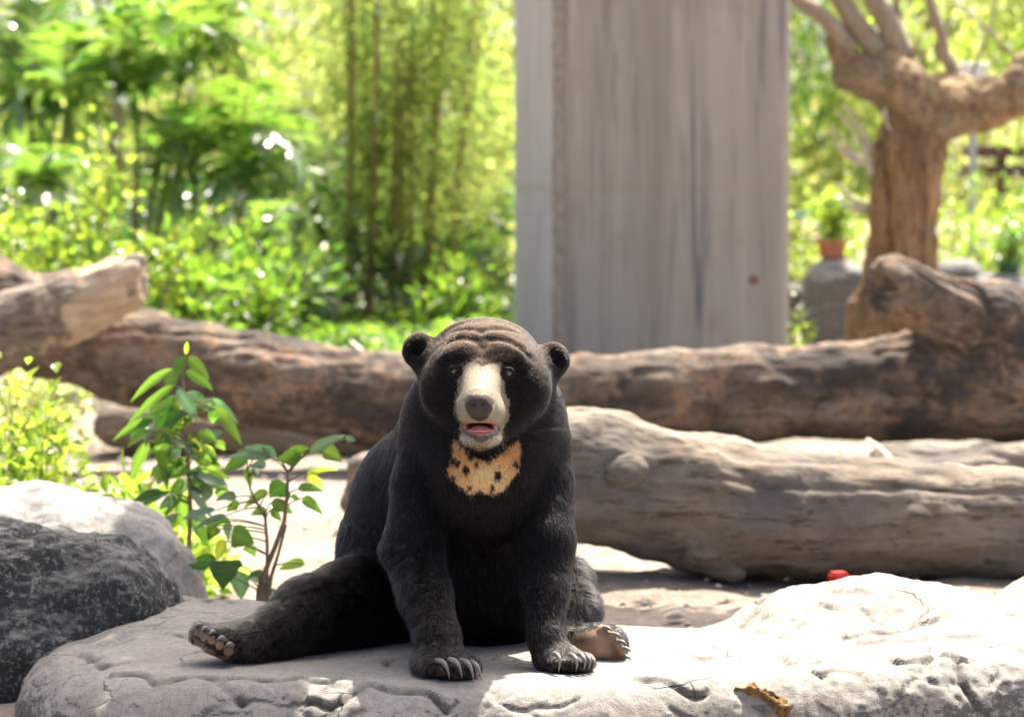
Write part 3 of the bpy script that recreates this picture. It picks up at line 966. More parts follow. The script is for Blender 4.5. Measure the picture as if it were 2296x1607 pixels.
# neck and head
B.cone(P(1080, 990, .10), P(1088, 860, .02), .175, .150, .05)
B.ell(P(1085, 800, .05), (.138, .13, .098), .03)
B.ell(P(1090, 850, -.03), (.150, .15, .138), .018)
B.ell(P(1014, 862, -.075), (.066, .085, .074), .04)
B.ell(P(1168, 862, -.075), (.066, .085, .074), .04)
B.ell(P(1086, 912, -.08), (.096, .10, .066), .04)
B.cone(P(1000, 880, -.10), P(1050, 940, -.14), .05, .04, .05)
B.cone(P(1172, 880, -.10), P(1112, 945, -.14), .05, .04, .05)
B.ell(P(1034, 797, -.125), (.046, .034, .026), .04)
B.ell(P(1134, 798, -.125), (.046, .034, .026), .04)
B.cone(P(1081, 848, -.14), P(1074, 897, -.285), .056, .037, .035)
B.ell(P(1046, 921, -.235), (.030, .062, .034), .03)
B.ell(P(1105, 923, -.235), (.031, .062, .034), .03)
B.ell(P(1074, 925, -.255), (.040, .055, .028), .02)
B.ell(P(1073, 912, -.313), (.0345, .024, .031), .012)
for x in (1057, 1088):
    B.ell(P(x, 917, -.316), (.017, .018, .020), .008)
B.cone(P(1080, 950, -.12), P(1078, 981, -.25), .046, .026, .03)
B.ell(P(1078, 979, -.235), (.049, .062, .025), .02)
B.ell(P(1075, 958, -.285), (.0365, .075, .0105), .006, sub=True)
# ears
for (x, y, rx, rz, tilt) in ((938, 782, .033, .038, .25), (1243, 802, .029, .037, -.25)):
    rot = Matrix.Rotation(tilt, 4, 'Y').to_quaternion()
    B.ell(P(x, y, .0), (rx, .020, rz), .034, rot)
    B.cone(P(x, y + 8, .01), P(1090 + (x - 1090) * .80, y + 30, .0), .028, .045, .04)
    B.ell(P(x + (3 if x < 1000 else 4), y + 4, -.024), (rx * .46, .011, rz * .50), .012, rot, sub=True)
# furrows of the brow
def furrow(pts, r=.006, dz=.0, k=.018, sub=True):
    h = []
    for x, y in pts:
        p, n = BASE.hit(x, y)
        h.append(p + n * dz)
    for i in range(len(h) - 1):
        B.cone(h[i], h[i + 1], r, r, k, sub)
import copy
BASE = SDF(); BASE.ops = list(B.ops)
furrow(c1([(600, 345), (660, 280), (740, 250), (850, 262), (905, 320)]), .004, .0025, .022)
furrow(c1([(935, 300), (960, 260), (1080, 265), (1180, 310), (1260, 390)]), .004, .0025, .022)
furrow(c1([(905, 320), (895, 390)]), .003, .002, .018)
furrow(c1([(700, 200), (800, 182), (905, 205), (1010, 180), (1150, 205)]), .003, .0025, .02)
# eyes: socket, lids
EYES = []
for (x, y) in ((1019, 831), (1140, 835)):
    p, n = BASE.hit(x, y)
    f = -ray(x, y); f /= np.linalg.norm(f)
    B.ell(p + f * .002, (.0118, .010, .0095), .006, sub=True)
    ring = []
    for a in np.linspace(0, 2 * np.pi, 13):
        q = p + np.array([math.cos(a) * .0120, 0, math.sin(a) * .0090 + (.001 if math.sin(a) > 0 else 0)])
        q[1] = p[1] - .001
        ring.append(q + f * (.004 if math.sin(a) > 0 else .001))
    for i in range(12):
        B.cone(ring[i], ring[i + 1], .0036, .0036, .006)
    EYES.append((p - f * .0018, f))
for (x, y) in ((1061, 908), (1083, 907)):
    p, n = BASE.hit(x, y)
    B.ell(p, (.0070, .012, .0062), .004, sub=True)

bV, bF = B.nets(.0052, lo=np.array([-9, -9, -.012]))
bN = vnormals(bV, bF)

TAN = c1([(770, 440), (850, 425), (900, 470), (960, 440), (1045, 440), (1068, 520), (1080, 640), (1118, 740), (1105, 850), (1062, 950), (1052, 1020), (970, 1062),
          (880, 1080), (790, 1045), (748, 980), (738, 880), (703, 790), (718, 640), (738, 520)])
CHEST = c1([(705, 990), (722, 1040), (800, 1110), (870, 1150), (945, 1185), (1030, 1130), (1110, 1060), (1180, 1010), (1195, 1100), (1180, 1250), (1120, 1330),
            (1060, 1400), (990, 1432), (950, 1405), (870, 1405), (820, 1437), (790, 1400), (720, 1350), (660, 1290), (652, 1240), (688, 1130), (690, 1050)])
SPOTS = [(x, y, r * .25) for (x, y), r in zip(c1([(730, 1190), (790, 1240), (868, 1195), (693, 1170), (700, 1300), (1025, 1282), (985, 1375), (1160, 1195), (825, 1142), (815, 1380)]),
                                      (24, 30, 20, 24, 20, 32, 22, 22, 24, 16))]
NOSE = c1([(775, 720), (800, 680), (880, 672), (960, 680), (998, 720), (985, 790), (950, 850), (890, 878), (830, 850), (785, 790)])
MOUTH = c1([(752, 870), (890, 884), (1000, 876), (1032, 890), (1005, 950), (940, 978), (860, 978), (790, 950)])
LIP = c1([(752, 885), (780, 895), (800, 955), (880, 978), (950, 978), (1005, 950), (1030, 900), (1048, 915), (1038, 960), (985, 985), (925, 1030), (875, 1032), (815, 985), (762, 965)])
def c2(pts): return c1(pts, 1000, 1560, 3.703)
def c3(pts): return c1(pts, 440, 1500, 6.378)
SOLE_L = c3([(250, 560), (330, 600), (460, 720), (600, 800), (700, 860), (860, 900), (905, 980), (930, 1085), (800, 1080), (640, 980), (440, 860), (300, 700)])
SOLE_R = c2([(1500, 150), (1650, 85), (1850, 25), (1960, 60), (2060, 190), (2110, 300), (2060, 370), (1900, 390), (1780, 372), (1640, 300), (1540, 240)])
BLACK = np.array([.0055, .0050, .0052])

def paint(p, n):
    "fur or skin colour, hair length and bareness for points of the body; markings follow the photograph"
    px, py = project(p)
    N_ = len(p)
    jx = RNG.normal(size=N_) * 1.6; jy = RNG.normal(size=N_) * 1.6
    col = np.tile(BLACK, (N_, 1))
    ln = np.full(N_, .0125)
    bare = np.zeros(N_, bool)
    head = (p[:, 1] < .12) & (p[:, 2] > .50) & (py < 960)
    facing = n[:, 1] < .35
    ln[head] = .008
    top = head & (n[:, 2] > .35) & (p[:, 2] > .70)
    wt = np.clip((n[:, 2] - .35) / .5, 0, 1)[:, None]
    col = np.where(top[:, None], BLACK * (1 - wt) + np.array([.026, .015, .009]) * wt, col)  # sunlit head top: brown painted into the fur that faces upward
    brow = head & (np.hypot((px - 1130) / 26, (py - 801) / 9) < 1)
    col[brow] = (.045, .030, .019)
    # legs
    leg = (p[:, 0] < -.2) & (p[:, 2] < .30) & (p[:, 1] < .35)
    ln[leg] = .019
    shin = (p[:, 0] > .1) & (p[:, 2] < .26) & (p[:, 1] > -.06)
    ln[shin] = .026
    low = (p[:, 2] < .22) & ~leg & ~shin & (p[:, 1] < -.08)
    ln[low] = .011
    g = np.clip((.26 - p[:, 2]) / .22, 0, 1) * (p[:, 1] < -.04)
    tips = RNG.random(N_) < g * .42
    col[tips] = np.array([.060, .052, .042]) * (0.6 + .8 * RNG.random((tips.sum(), 1)))
    foot = leg & (p[:, 0] < -.62)
    tf = foot & (RNG.random(N_) < .30)
    col[tf] = (.085, .075, .065)
    ln[foot] = .012
    ftR = (px > 1296) & (py > 1392) & (p[:, 0] > .1)
    ln[ftR] = .009
    rim = facing & inpoly(px + jx * 1.9, py + jy * 1.6, TAN) & (p[:, 1] < -.10) & (p[:, 2] > .45)
    k = np.clip((py - 800) / 40, 0, 1)[:, None]
    tanc = np.array([.235, .205, .150]) * k + np.array([.12, .085, .055]) * (1 - k)
    edge = np.clip((np.abs(px - 1079) - 30 - 12 * np.clip((py - 840) / 60, 0, 1)) / 22, 0, 1)[:, None]
    tanc = tanc * (1 - .5 * edge) + np.array([.085, .065, .042]) * .5 * edge
    tanc = tanc * (.85 + .3 * RNG.random((N_, 1)))
    col[rim] = tanc[rim]
    ln[rim] = .0038
    ey = np.zeros(N_, bool)
    for (x, y) in ((1019, 831), (1140, 835)):
        e_ = np.hypot(px - x, py - y)
        ring = (e_ < 19) & head & facing
        col[ring] = (.008, .007, .007)
        lid = (e_ < 13.5) & head & facing
        col[lid] = (.012, .010, .009)
        bare |= (e_ < 10.5) & head & facing
        ln[ring] = .003
    lip = inpoly(px, py, LIP) & (p[:, 1] < -.14) & (p[:, 2] > .45)
    col[lip] = (.075, .055, .048); bare |= lip
    mou = inpoly(px, py, MOUTH) & (p[:, 1] < -.12) & (p[:, 2] > .45)
    col[mou] = (.38, .17, .16); bare |= mou
    mi = mou & (n[:, 1] > -.5) & (n[:, 2] < 0)
    col[mi] = (.30, .12, .11)
    nose = inpoly(px, py, NOSE) & (p[:, 1] < -.27) & (p[:, 2] > .45)
    col[nose] = (.050, .033, .029); bare |= nose
    ch = inpoly(px + jx * 1.2, py + jy * 1.5 + 2, CHEST) & (p[:, 1] < .06) & facing
    cx = np.clip(np.hypot((px - 1092) / 70, (py - 1075) / 55), 0, 1.2)[:, None]
    cc = np.array([.54, .40, .21]) * (1 - .85 * np.clip(cx - .3, 0, 1)) + np.array([.34, .135, .035]) * .85 * np.clip(cx - .3, 0, 1)
    col[ch] = (cc * (.8 + .4 * RNG.random((N_, 1))))[ch]
    for x, y, r in SPOTS:
        s = ch & (np.hypot((px + jx * .6 - x) / r, (py + jy * .6 + 2 - y) / (r * 1.35)) < 1)
        col[s] = (.014, .010, .009)
    near_ch = (np.hypot(px - 1086, py - 1050) < 100) & (p[:, 1] < .06) & ~head
    ln[near_ch] = .011
    solL = (inpoly(px, py, SOLE_L) & (p[:, 1] < -.02) & (p[:, 0] < -.6) & (n[:, 1] < .1))
    solR = inpoly(px, py, SOLE_R) & (p[:, 1] < .02) & (p[:, 0] > .1) & (n[:, 1] < -.05) & (p[:, 1] > -.16)
    for sset, toes in ((solL, TOES_L), (solR, TOES_R)):
        for (x, y, Yt) in toes:
            e_ = np.hypot(px - x, py - y + 4)
            pad = (e_ < 11) & (np.abs(p[:, 1] - Yt) < .06) & (n[:, 1] < .2)
            sset |= pad
    sole = solL | solR
    wear = np.array([mnoise.noise((a * 30, b * 30, c * 30)) for a, b, c in p[sole].tolist()]) if sole.any() else np.zeros(0)
    col[sole] = np.array([.28, .18, .12]) * (.85 + .45 * wear)[:, None]
    bare |= sole
    return col, ln, bare

bear = empty('sun_bear', (-.02, .1, 0), 'black sun bear sitting on the grey rock slab with an ochre chest patch', 'bear')

m, t, out = nodes('bear_skin')
wet = N(t, 'Attribute', _attribute_name='wet').outputs['Fac']
at = N(t, 'Attribute', _attribute_name='hide')
nz = noise(t, coords(t), 140, 3, .6)
vor = N(t, 'TexVoronoi', Vector=coords(t), Scale=150.0)
principled(t, out, at.outputs[0], mathn(t, 'SUBTRACT', .65, mathn(t, 'MULTIPLY', wet, .25)), bump(t, mathn(t, 'ADD', nz, vor.outputs[0]), .25, .002), mathn(t, 'ADD', .10, mathn(t, 'MULTIPLY', wet, .12)))
body = mesh('body', bV, bF, MATS['bear_skin'], bear)
vc, vl, vb = paint(bV, bN)
colattr(body.data, 'hide', vc)
_w = body.data.attributes.new('wet', 'FLOAT', 'POINT')
_w.data.foreach_set('value', (vb & (bV[:, 2] > .4) & (bV[:, 2] < .69)).astype(np.float32))

def make_fur(count):
    tri = bV[bF]
    d1, d2 = tri[:, 2] - tri[:, 0], tri[:, 3] - tri[:, 1]
    ar = np.linalg.norm(np.cross(d1, d2), axis=1) / 2
    fn = np.cross(d1, d2); fn /= np.maximum(np.linalg.norm(fn, axis=1, keepdims=True), 1e-12)
    wgt = ar * np.where(fn[:, 1] > .6, .45, 1.0)
    cen = tri.mean(1)
    wgt *= np.where((cen[:, 2] > .52) & (cen[:, 1] < -.02), 2.0, 1.0)
    fi = RNG.choice(len(bF), count, p=wgt / wgt.sum())
    u, v = RNG.random((2, count, 1))
    q = bF[fi]
    w4 = [(1 - u) * (1 - v), u * (1 - v), u * v, (1 - u) * v]
    p = sum(w4[i] * bV[q[:, i]] for i in range(4))
    n = sum(w4[i] * bN[q[:, i]] for i in range(4))
    n /= np.maximum(np.linalg.norm(n, axis=1, keepdims=True), 1e-9)
    col, ln, bare = paint(p, n)
    keep = ~bare
    p, n, col, ln = p[keep], n[keep], col[keep], ln[keep]
    c = len(p)
    # direction in which the coat lies
    flow = np.tile(np.array([0, .05, -1.0]), (c, 1))
    leg = (p[:, 0] < -.2) & (p[:, 2] < .30)
    flow[leg] = (-.7, -.35, -.45)
    nose_tip = P(1073, 905, -.32)
    hd = (p[:, 2] > .50) & (p[:, 1] < .10)
    away = p - nose_tip
    away /= np.maximum(np.linalg.norm(away, axis=1, keepdims=True), 1e-9)
    wh = np.clip((p[:, 2] - .50) / .08, 0, 1)[:, None] * hd[:, None]
    flow = flow * (1 - wh) + away * wh
    # clumps: a slow random field turns neighbouring hairs together
    vf = np.array([tuple(mnoise.noise_vector((a * 55, b * 55, g * 55))) for a, b, g in bV.tolist()])
    clump = vf[q[keep][:, 0]]
    flow = flow + clump * .7 + RNG.normal(size=(c, 3)) * .18
    flow -= n * (flow * n).sum(1, keepdims=True)
    flow /= np.maximum(np.linalg.norm(flow, axis=1, keepdims=True), 1e-9)
    lift = np.where(leg | ((p[:, 0] > .1) & (p[:, 2] < .26) & (p[:, 1] > -.06)), .70, .36)[:, None] * (.7 + .6 * RNG.random((c, 1)))
    L = (ln * (.65 + .7 * RNG.random(c)))[:, None]
    k = 4
    T = np.linspace(0, 1, k)
    pts = np.empty((c, k, 3), dtype=np.float32)
    for i, t_ in enumerate(T):
        pts[:, i] = p - n * .0008 + L * (n * lift * (t_ - .35 * t_ * t_) + flow * (.55 * t_ + .45 * t_ * t_))
    rad = np.empty((c, k), dtype=np.float32)
    base = np.where(ln < .006, .00032, .00052)
    for i, t_ in enumerate(T):
        rad[:, i] = base * (1 - .8 * t_)
    # whiskers on lips and chin
    wp, wc = [], []
    for i in range(34):
        s = -1 if i % 2 else 1
        x = 1078 + s * RNG.uniform(22, 50); y = RNG.uniform(955, 1000)
        h, hn = B.hit(x, y)
        if h[1] > 0:
            continue
        dr = hn * .6 + np.array([s * .5, -.3, -.6]) + RNG.normal(size=3) * .25
        dr /= np.linalg.norm(dr)
        ll = RNG.uniform(.012, .032)
        wp.append([h + dr * ll * t_ + np.array([0, 0, -1]) * ll * .35 * t_ * t_ for t_ in T])
        wc.append((.35, .30, .25))
    pts = np.concatenate([pts, np.array(wp, dtype=np.float32)])
    rad = np.concatenate([rad, np.tile(np.array([.0003, .00028, .0002, .0001], dtype=np.float32), (len(wp), 1))])
    col = np.concatenate([col * np.exp(RNG.normal(size=(c, 1)) * .45) + np.where((RNG.random((c, 1)) < .05) & (col.max(1, keepdims=True) < .03), 1, 0) * np.array([.060, .054, .050]), np.array(wc)])
    c = len(pts)
    hc = bpy.data.hair_curves.new('fur')
    hc.add_curves([k] * c)
    hc.attributes['position'].data.foreach_set('vector', pts.ravel())
    ra = hc.attributes.get('radius') or hc.attributes.new('radius', 'FLOAT', 'POINT')
    ra.data.foreach_set('value', rad.ravel())
    ca = hc.attributes.new('hide', 'FLOAT_COLOR', 'CURVE')
    c_ = np.ones((c, 4), dtype=np.float32); c_[:, :3] = col
    ca.data.foreach_set('color', c_.ravel())
    m, t, out = nodes('fur')
    at = N(t, 'Attribute', _attribute_name='hide')
    hb = t.nodes.new('ShaderNodeBsdfHairPrincipled')
    hb.parametrization = 'COLOR'
    t.links.new(at.outputs[0], hb.inputs['Color'])
    hb.inputs['IOR'].default_value = 1.20
    hb.inputs['Roughness'].default_value = .34
    hb.inputs['Radial Roughness'].default_value = .5
    hb.inputs['Random Roughness'].default_value = .3
    t.links.new(hb.outputs[0], out.inputs[0])
    hc.materials.append(m)
    o = bpy.data.objects.new('fur', hc)
    COL.objects.link(o)
    o.parent = bear
    o.location = -bear.location
    o['kind'] = 'stuff'
    return o
make_fur(380000)

# eyes
m, t, out = nodes('eye')
v = coords(t, kind='Generated')
sep = N(t, 'SeparateXYZ', Vector=v)
principled(t, out, (.014, .008, .005), .04, None, 1.0)
for p, f in EYES:
    bm = bmesh.new()
    bmesh.ops.create_uvsphere(bm, u_segments=20, v_segments=14, radius=.0113)
    me = bpy.data.meshes.new('eye'); bm.to_mesh(me); bm.free()
    me.vertices.foreach_set('co', (np.array([v_.co for v_ in me.vertices]) + p).astype(np.float32).ravel())
    me.polygons.foreach_set('use_smooth', [True] * len(me.polygons))
    link('eye', me, MATS['eye'], bear)
# tongue
simple_mat('tongue', (.40, .17, .17), (.50, .24, .23), 120, .35, .3, spec=.5, dist=.002)
T_ = SDF()
T_.cone(P(1077, 958, -.17), P(1077, 963, -.262), .020, .022, .01)
T_.ell(P(1077, 965, -.262), (.033, .026, .0075), .012)
tv, tf_ = T_.nets(.0028)
tongue_c = P(1077, 963, -.25)
tv[:, 2] = tongue_c[2] + (tv[:, 2] - tongue_c[2]) * .5
mesh('tongue', tv, tf_, MATS['tongue'], bear)

# claws
simple_mat('claw_horn', (.115, .105, .100), (.20, .185, .17), 60, .35, .2, (1, 1, .3), .5, .001)
def claw(a, b, c, r=.0072):
    pts = bez(a, b, c, 9)
    tt = np.linspace(0, 1, 9)
    V, F = tube_data(pts, r * (1 - .93 * tt ** 1.6), 10)
    mesh('claw', V, F, MATS['claw_horn'], bear)
for (x0, y0, xb, yb, x1, y1, Y0, Y1) in ((980, 1480, 1004, 1478, 1008, 1523, -.385, -.425), (1007, 1478, 1032, 1476, 1036, 1521, -.40, -.44), (1033, 1480, 1058, 1478, 1062, 1527, -.405, -.445),
                                         (1056, 1484, 1074, 1486, 1080, 1526, -.39, -.425), (1064, 1490, 1072, 1498, 1069, 1526, -.365, -.40)):
    claw(P(x0, y0, Y0), P(xb, yb, Y1 - .012), P(x1, y1, Y1))
for (x0, y0, xb, yb, x1, y1, Y0, Y1) in ((1243, 1464, 1262, 1470, 1252, 1506, -.295, -.33), (1279, 1467, 1300, 1474, 1291, 1504, -.305, -.335), (1298, 1465, 1318, 1474, 1309, 1502, -.30, -.33),
                                         (1312, 1467, 1328, 1476, 1320, 1501, -.295, -.32), (1322, 1470, 1338, 1480, 1328, 1503, -.28, -.305)):
    claw(P(x0, y0, Y0), P(xb, yb, Y1 - .01), P(x1, y1, Y1), .0066)
for (x, y, Yt) in TOES_L:
    claw(P(x + 8, y - 15, Yt - .002), P(x + 2, y - 28, Yt - .016), P(x - 7, y - 14, Yt - .028), .0080)
for (x, y, Yt) in TOES_R:
    claw(P(x + 3, y - 6, Yt - .004), P(x + 18, y - 8, Yt - .016), P(x + 23, y + 3, Yt - .020), .0062)
# ------------------------------------------------------------------ foliage materials
leaf_mat('leaf_green', (.055, .115, .025), (.22, .42, .035), .5, .3, .7)
leaf_mat('leaf_yellow', (.10, .18, .025), (.36, .55, .05), .55, .3, .6)
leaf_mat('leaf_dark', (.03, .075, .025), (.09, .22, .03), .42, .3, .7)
leaf_mat('leaf_bamboo', (.09, .15, .04), (.42, .60, .12), .55)
leaf_mat('leaf_palm', (.06, .125, .035), (.24, .44, .05), .5, .28, .8)
leaf_mat('leaf_far', (.14, .19, .07), (.60, .70, .20), .55, .35, .5)  # leaf colour brightened in place of a light haze over the background
simple_mat('green_stem', (.10, .12, .04), (.20, .20, .08), 40, .7, .2)
simple_mat('bamboo_culm', (.24, .17, .07), (.40, .27, .12), 12, .5, .2, (1, 1, .2))
simple_mat('plant_stem', (.16, .11, .07), (.28, .20, .13), 60, .8, .4, (1, 1, .3))

def unit(v):
    return v / np.maximum(np.linalg.norm(v, axis=-1, keepdims=True), 1e-9)

def cloud(centers, radii, n, clumps=40, spread=.28):
    "points in light and dark clumps through ellipsoids"
    pts = []
    for c, r in zip(centers, radii):
        r = np.asarray(r, float)
        cc = RNG.normal(size=(clumps, 3)); cc = unit(cc) * RNG.random((clumps, 1)) ** .45
        k = RNG.integers(0, clumps, n)
        q = cc[k] + RNG.normal(size=(n, 3)) * spread * (.5 + .8 * RNG.random((n, 1)))
        pts.append(np.asarray(c) + q * r)
    return np.concatenate(pts)

def crown(name, pts, center, L, W, mat, parent, droop=.35, **kw):
    d = unit(pts - center) * .7 + RNG.normal(size=pts.shape) * .7 + np.array([0, 0, -droop])
    n = len(pts)
    return leaves(name, pts, d, L * (.6 + .8 * RNG.random(n)), W * (.6 + .8 * RNG.random(n)), mat, parent, **kw)

def gpt(px, Y):
    x = (px - 1148) / FOC * (Y + 7)
    return np.array([x, Y, float(ground_z(x, Y))])

# ------------------------------------------------------------------ far trees behind everything
def far_tree(px, Y, h, wd, label, mat, n=4200, L=.13, W=.055, trunk_r=.10, lift=.35):
    b = gpt(px, Y)
    o = empty('tree', b, label, 'tree', 'trees at the back of the garden')
    top = b + np.array([RNG.normal() * .2, 0, h * .8])
    tube('trunk', bez(b - np.array([0, 0, .1]), (b + top) / 2 + np.array([RNG.normal() * .15, 0, 0]), top, 10), np.linspace(trunk_r, trunk_r * .35, 10), MATS['twig_bark'], o, 8)
    cs, rs = [], []
    for i in range(5):
        a = RNG.uniform(0, 6.28)
        c = b + np.array([math.cos(a) * wd * .30, math.sin(a) * wd * .25, h * (lift + (.9 - lift) * (i + .5) / 5)])
        cs.append(c); rs.append((wd * .42, wd * .36, h * .20))
        tube('branch', bez(b + (top - b) * .5, (c + top) / 2, c, 6), np.linspace(trunk_r * .4, .015, 6), MATS['twig_bark'], o, 6)
    pts = cloud(cs, rs, n // 5, 26, .25)
    crown('crown', pts, b + np.array([0, 0, h * .6]), L, W, MATS[mat], o)
    return o
for px, Y, h, wd, mat, lab in (
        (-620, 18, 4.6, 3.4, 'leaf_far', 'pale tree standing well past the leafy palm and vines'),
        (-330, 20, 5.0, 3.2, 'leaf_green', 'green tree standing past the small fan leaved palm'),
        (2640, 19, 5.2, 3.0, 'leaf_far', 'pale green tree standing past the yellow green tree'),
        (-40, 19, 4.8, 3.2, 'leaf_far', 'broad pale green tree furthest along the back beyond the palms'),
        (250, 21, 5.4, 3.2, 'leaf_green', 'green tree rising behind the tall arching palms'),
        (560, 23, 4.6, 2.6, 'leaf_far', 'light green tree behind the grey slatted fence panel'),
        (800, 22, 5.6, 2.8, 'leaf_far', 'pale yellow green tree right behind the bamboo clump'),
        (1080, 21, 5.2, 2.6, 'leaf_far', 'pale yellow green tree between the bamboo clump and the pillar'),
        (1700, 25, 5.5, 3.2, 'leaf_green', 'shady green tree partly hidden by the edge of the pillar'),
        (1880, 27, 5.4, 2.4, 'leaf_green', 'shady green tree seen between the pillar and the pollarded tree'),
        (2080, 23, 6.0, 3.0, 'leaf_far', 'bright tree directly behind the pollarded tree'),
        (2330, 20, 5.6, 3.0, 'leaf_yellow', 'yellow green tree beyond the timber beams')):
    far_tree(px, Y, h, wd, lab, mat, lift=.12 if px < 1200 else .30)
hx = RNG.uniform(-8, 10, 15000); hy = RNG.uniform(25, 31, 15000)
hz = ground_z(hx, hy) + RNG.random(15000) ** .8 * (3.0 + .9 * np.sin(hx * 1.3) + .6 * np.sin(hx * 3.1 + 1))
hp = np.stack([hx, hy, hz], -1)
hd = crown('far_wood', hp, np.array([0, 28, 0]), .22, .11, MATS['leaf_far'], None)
tag(hd, 'mass of far green foliage closing off the background', 'foliage', kind='stuff')

# crown of the shade tree over the slab
SHC = [((-.22, 1.30, 3.1), (.42, .55, .28)), ((-.45, 2.0, 3.2), (.42, .55, .28)), ((.0, 2.1, 3.05), (.30, .5, .25)), ((-.35, 2.8, 3.15), (.30, .45, .25)), ((-1.7, 2.5, 3.5), (.7, .7, .35)), ((-2.8, 2.8, 3.7), (.9, .9, .5)), ((.10, 1.5, 3.05), (.20, .30, .2)), ((1.15, 3.35, 3.15), (.45, .38, .2)), ((1.75, 3.45, 3.2), (.45, .38, .2))]
spt = cloud([c_ for c_, _ in SHC], [r_ for _, r_ in SHC], 620, 30, .22)
crown('crown', spt, np.array([-.8, 2.2, 2.9]), .15, .075, MATS['leaf_green'], shade)

# ------------------------------------------------------------------ bamboo clump
bb = empty('bamboo_clump', gpt(880, 14.2), 'tall bamboo clump with slim brown culms left of the pillar', 'bamboo')
culms = []
for px, tx, Y, r in ((772, 790, 14.0, .030), (792, 775, 14.5, .022), (822, 850, 13.9, .034), (835, 812, 14.6, .022), (862, 885, 14.3, .022), (880, 905, 14.0, .026), (905, 918, 14.5, .024), (925, 935, 13.9, .024),
                     (942, 985, 14.4, .022), (958, 1010, 14.1, .028), (985, 1070, 14.2, .024), (1000, 1100, 14.6, .020)):
    a = gpt(px, Y); b = P(tx, -120, Y + RNG.uniform(-.3, .3))
    pts = bez(a - np.array([0, 0, .05]), (a + b) / 2 + np.array([RNG.normal() * .05, 0, .2]), b, 16)
    rr = np.linspace(r, r * .55, 16) * np.where(np.arange(16) % 2, 1.0, 1.14)
    tube('culm', pts, rr, MATS['bamboo_culm'], bb, 8)
    culms.append(pts)
bp, bd = [], []
for pts in culms:
    for _ in range(44):
        i = RNG.integers(3, 16)
        o_ = pts[i]
        dr = RNG.normal(size=3); dr[2] = abs(dr[2]) * .4 - .1; dr = dr / np.linalg.norm(dr)
        ln = RNG.uniform(.25, 1.15)
        for k in range(26):
            tt = RNG.uniform(.15, 1)
            q = o_ + dr * ln * tt + np.array([0, 0, -.35 * ln * tt * tt]) + RNG.normal(size=3) * .08
            bp.append(q); bd.append(dr + RNG.normal(size=3) * .6 + np.array([0, 0, -.5]))
bp = np.array(bp); bd = np.array(bd)
n = len(bp)
leaves('foliage', bp, bd, .11 * (.6 + .8 * RNG.random(n)), .018 * (.7 + .6 * RNG.random(n)), MATS['leaf_bamboo'], bb)

# ------------------------------------------------------------------ palms
def frond_mesh(base, tip, lift, nleaf, leafL, leafW, spread=.9):
    base, tip = np.asarray(base), np.asarray(tip)
    mid = (base + tip) / 2 + np.array([0, 0, lift])
    k = 14
    R = bez(base, mid, tip, k)
    V, F = tube_data(R, np.linspace(.011, .003, k), 5)
    V = list(V); F = list(F); T = [(.9, .9, .8)] * len(V)
    Tn = unit(np.gradient(R, axis=0))
    for i in range(nleaf):
        f = .22 + .78 * (i // 2 + .5) / (nleaf / 2)
        x = min(f * (k - 1), k - 1.001); j = int(x); w_ = x - j
        p = R[j] * (1 - w_) + R[j + 1] * w_
        tn = Tn[j]
        sd_ = np.cross(tn, [0, 0, 1.0]); sd_ /= max(np.linalg.norm(sd_), 1e-6)
        up_ = np.cross(sd_, tn)
        s_ = 1 if i % 2 else -1
        d = sd_ * s_ * spread + tn * .65 + up_ * .18 + RNG.normal(size=3) * .10
        d /= np.linalg.norm(d)
        L = leafL * (.55 + .45 * math.sin(math.pi * min(1, .15 + f * .9))) * RNG.uniform(.85, 1.1)
        wv = np.cross(d, up_); wv /= max(np.linalg.norm(wv), 1e-6)
        W = leafW
        q1 = p + d * L * .5 + np.array([0, 0, -.06 * L]); q2 = p + d * L + np.array([0, 0, -.34 * L])
        n0 = len(V)
        V += [p + wv * W * .2, p - wv * W * .2, q1 + wv * W * .5, q1 - wv * W * .5, q2]
        F += [(n0, n0 + 1, n0 + 3, n0 + 2), (n0 + 2, n0 + 3, n0 + 4)]
        g = RNG.uniform(.7, 1.35)
        T += [(g * RNG.uniform(.85, 1.25), g, g)] * 5
    return np.array(V), F, np.array(T)
def palm(px, Y, tips, label, crown_px, mat='leaf_palm', leafL=.42, leafW=.050, nleaf=30):
    b = gpt(px, Y)
    o = empty('palm', b, label, 'palm', 'palms at the back of the yard')
    heads = []
    for i, (cx, cy_) in enumerate(crown_px):
        h_ = P(cx, cy_, Y + RNG.uniform(-.15, .15))
        tube('stem', bez(b + np.array([RNG.normal() * .08, 0, -.05]), (b + h_) / 2 + np.array([RNG.normal() * .05, 0, 0]), h_, 8), np.linspace(.03, .02, 8), MATS['green_stem'], o, 8)
        heads.append(h_)
    for tx, ty in tips:
        d = [abs(project(h_[None])[0][0] - tx) + abs(project(h_[None])[1][0] - ty) for h_ in heads]
        h_ = heads[int(np.argmin(d))]
        tp = P(tx, ty, Y + RNG.uniform(-.7, .5))
        V, F, T = frond_mesh(h_, tp, .30 + .25 * RNG.random(), nleaf, leafL * RNG.uniform(.8, 1.15), leafW)
        f = mesh('frond', V, F, MATS[mat], o, smooth=False)
        colattr(f.data, 'tint', T)
    return o
palm(470, 12.6, [(620, 330), (690, 285), (700, 400), (560, 300), (450, 250), (390, 330), (340, 380), (600, 480), (380, 470), (520, 420), (640, 420), (330, 300), (560, 200)],
     'low arching palm with drooping fronds in front of the slatted fence', [(490, 480), (440, 430), (540, 420)])
palm(300, 13.2, [(420, 60), (520, 110), (560, 200), (340, 10), (250, 30), (180, 90), (480, 190), (160, 220), (590, 60), (390, 160), (300, 190), (430, -40), (540, 10), (240, 150), (620, 140)],
     'tallest palm with many upright glossy fronds', [(360, 330), (310, 290), (420, 260), (400, 200)])
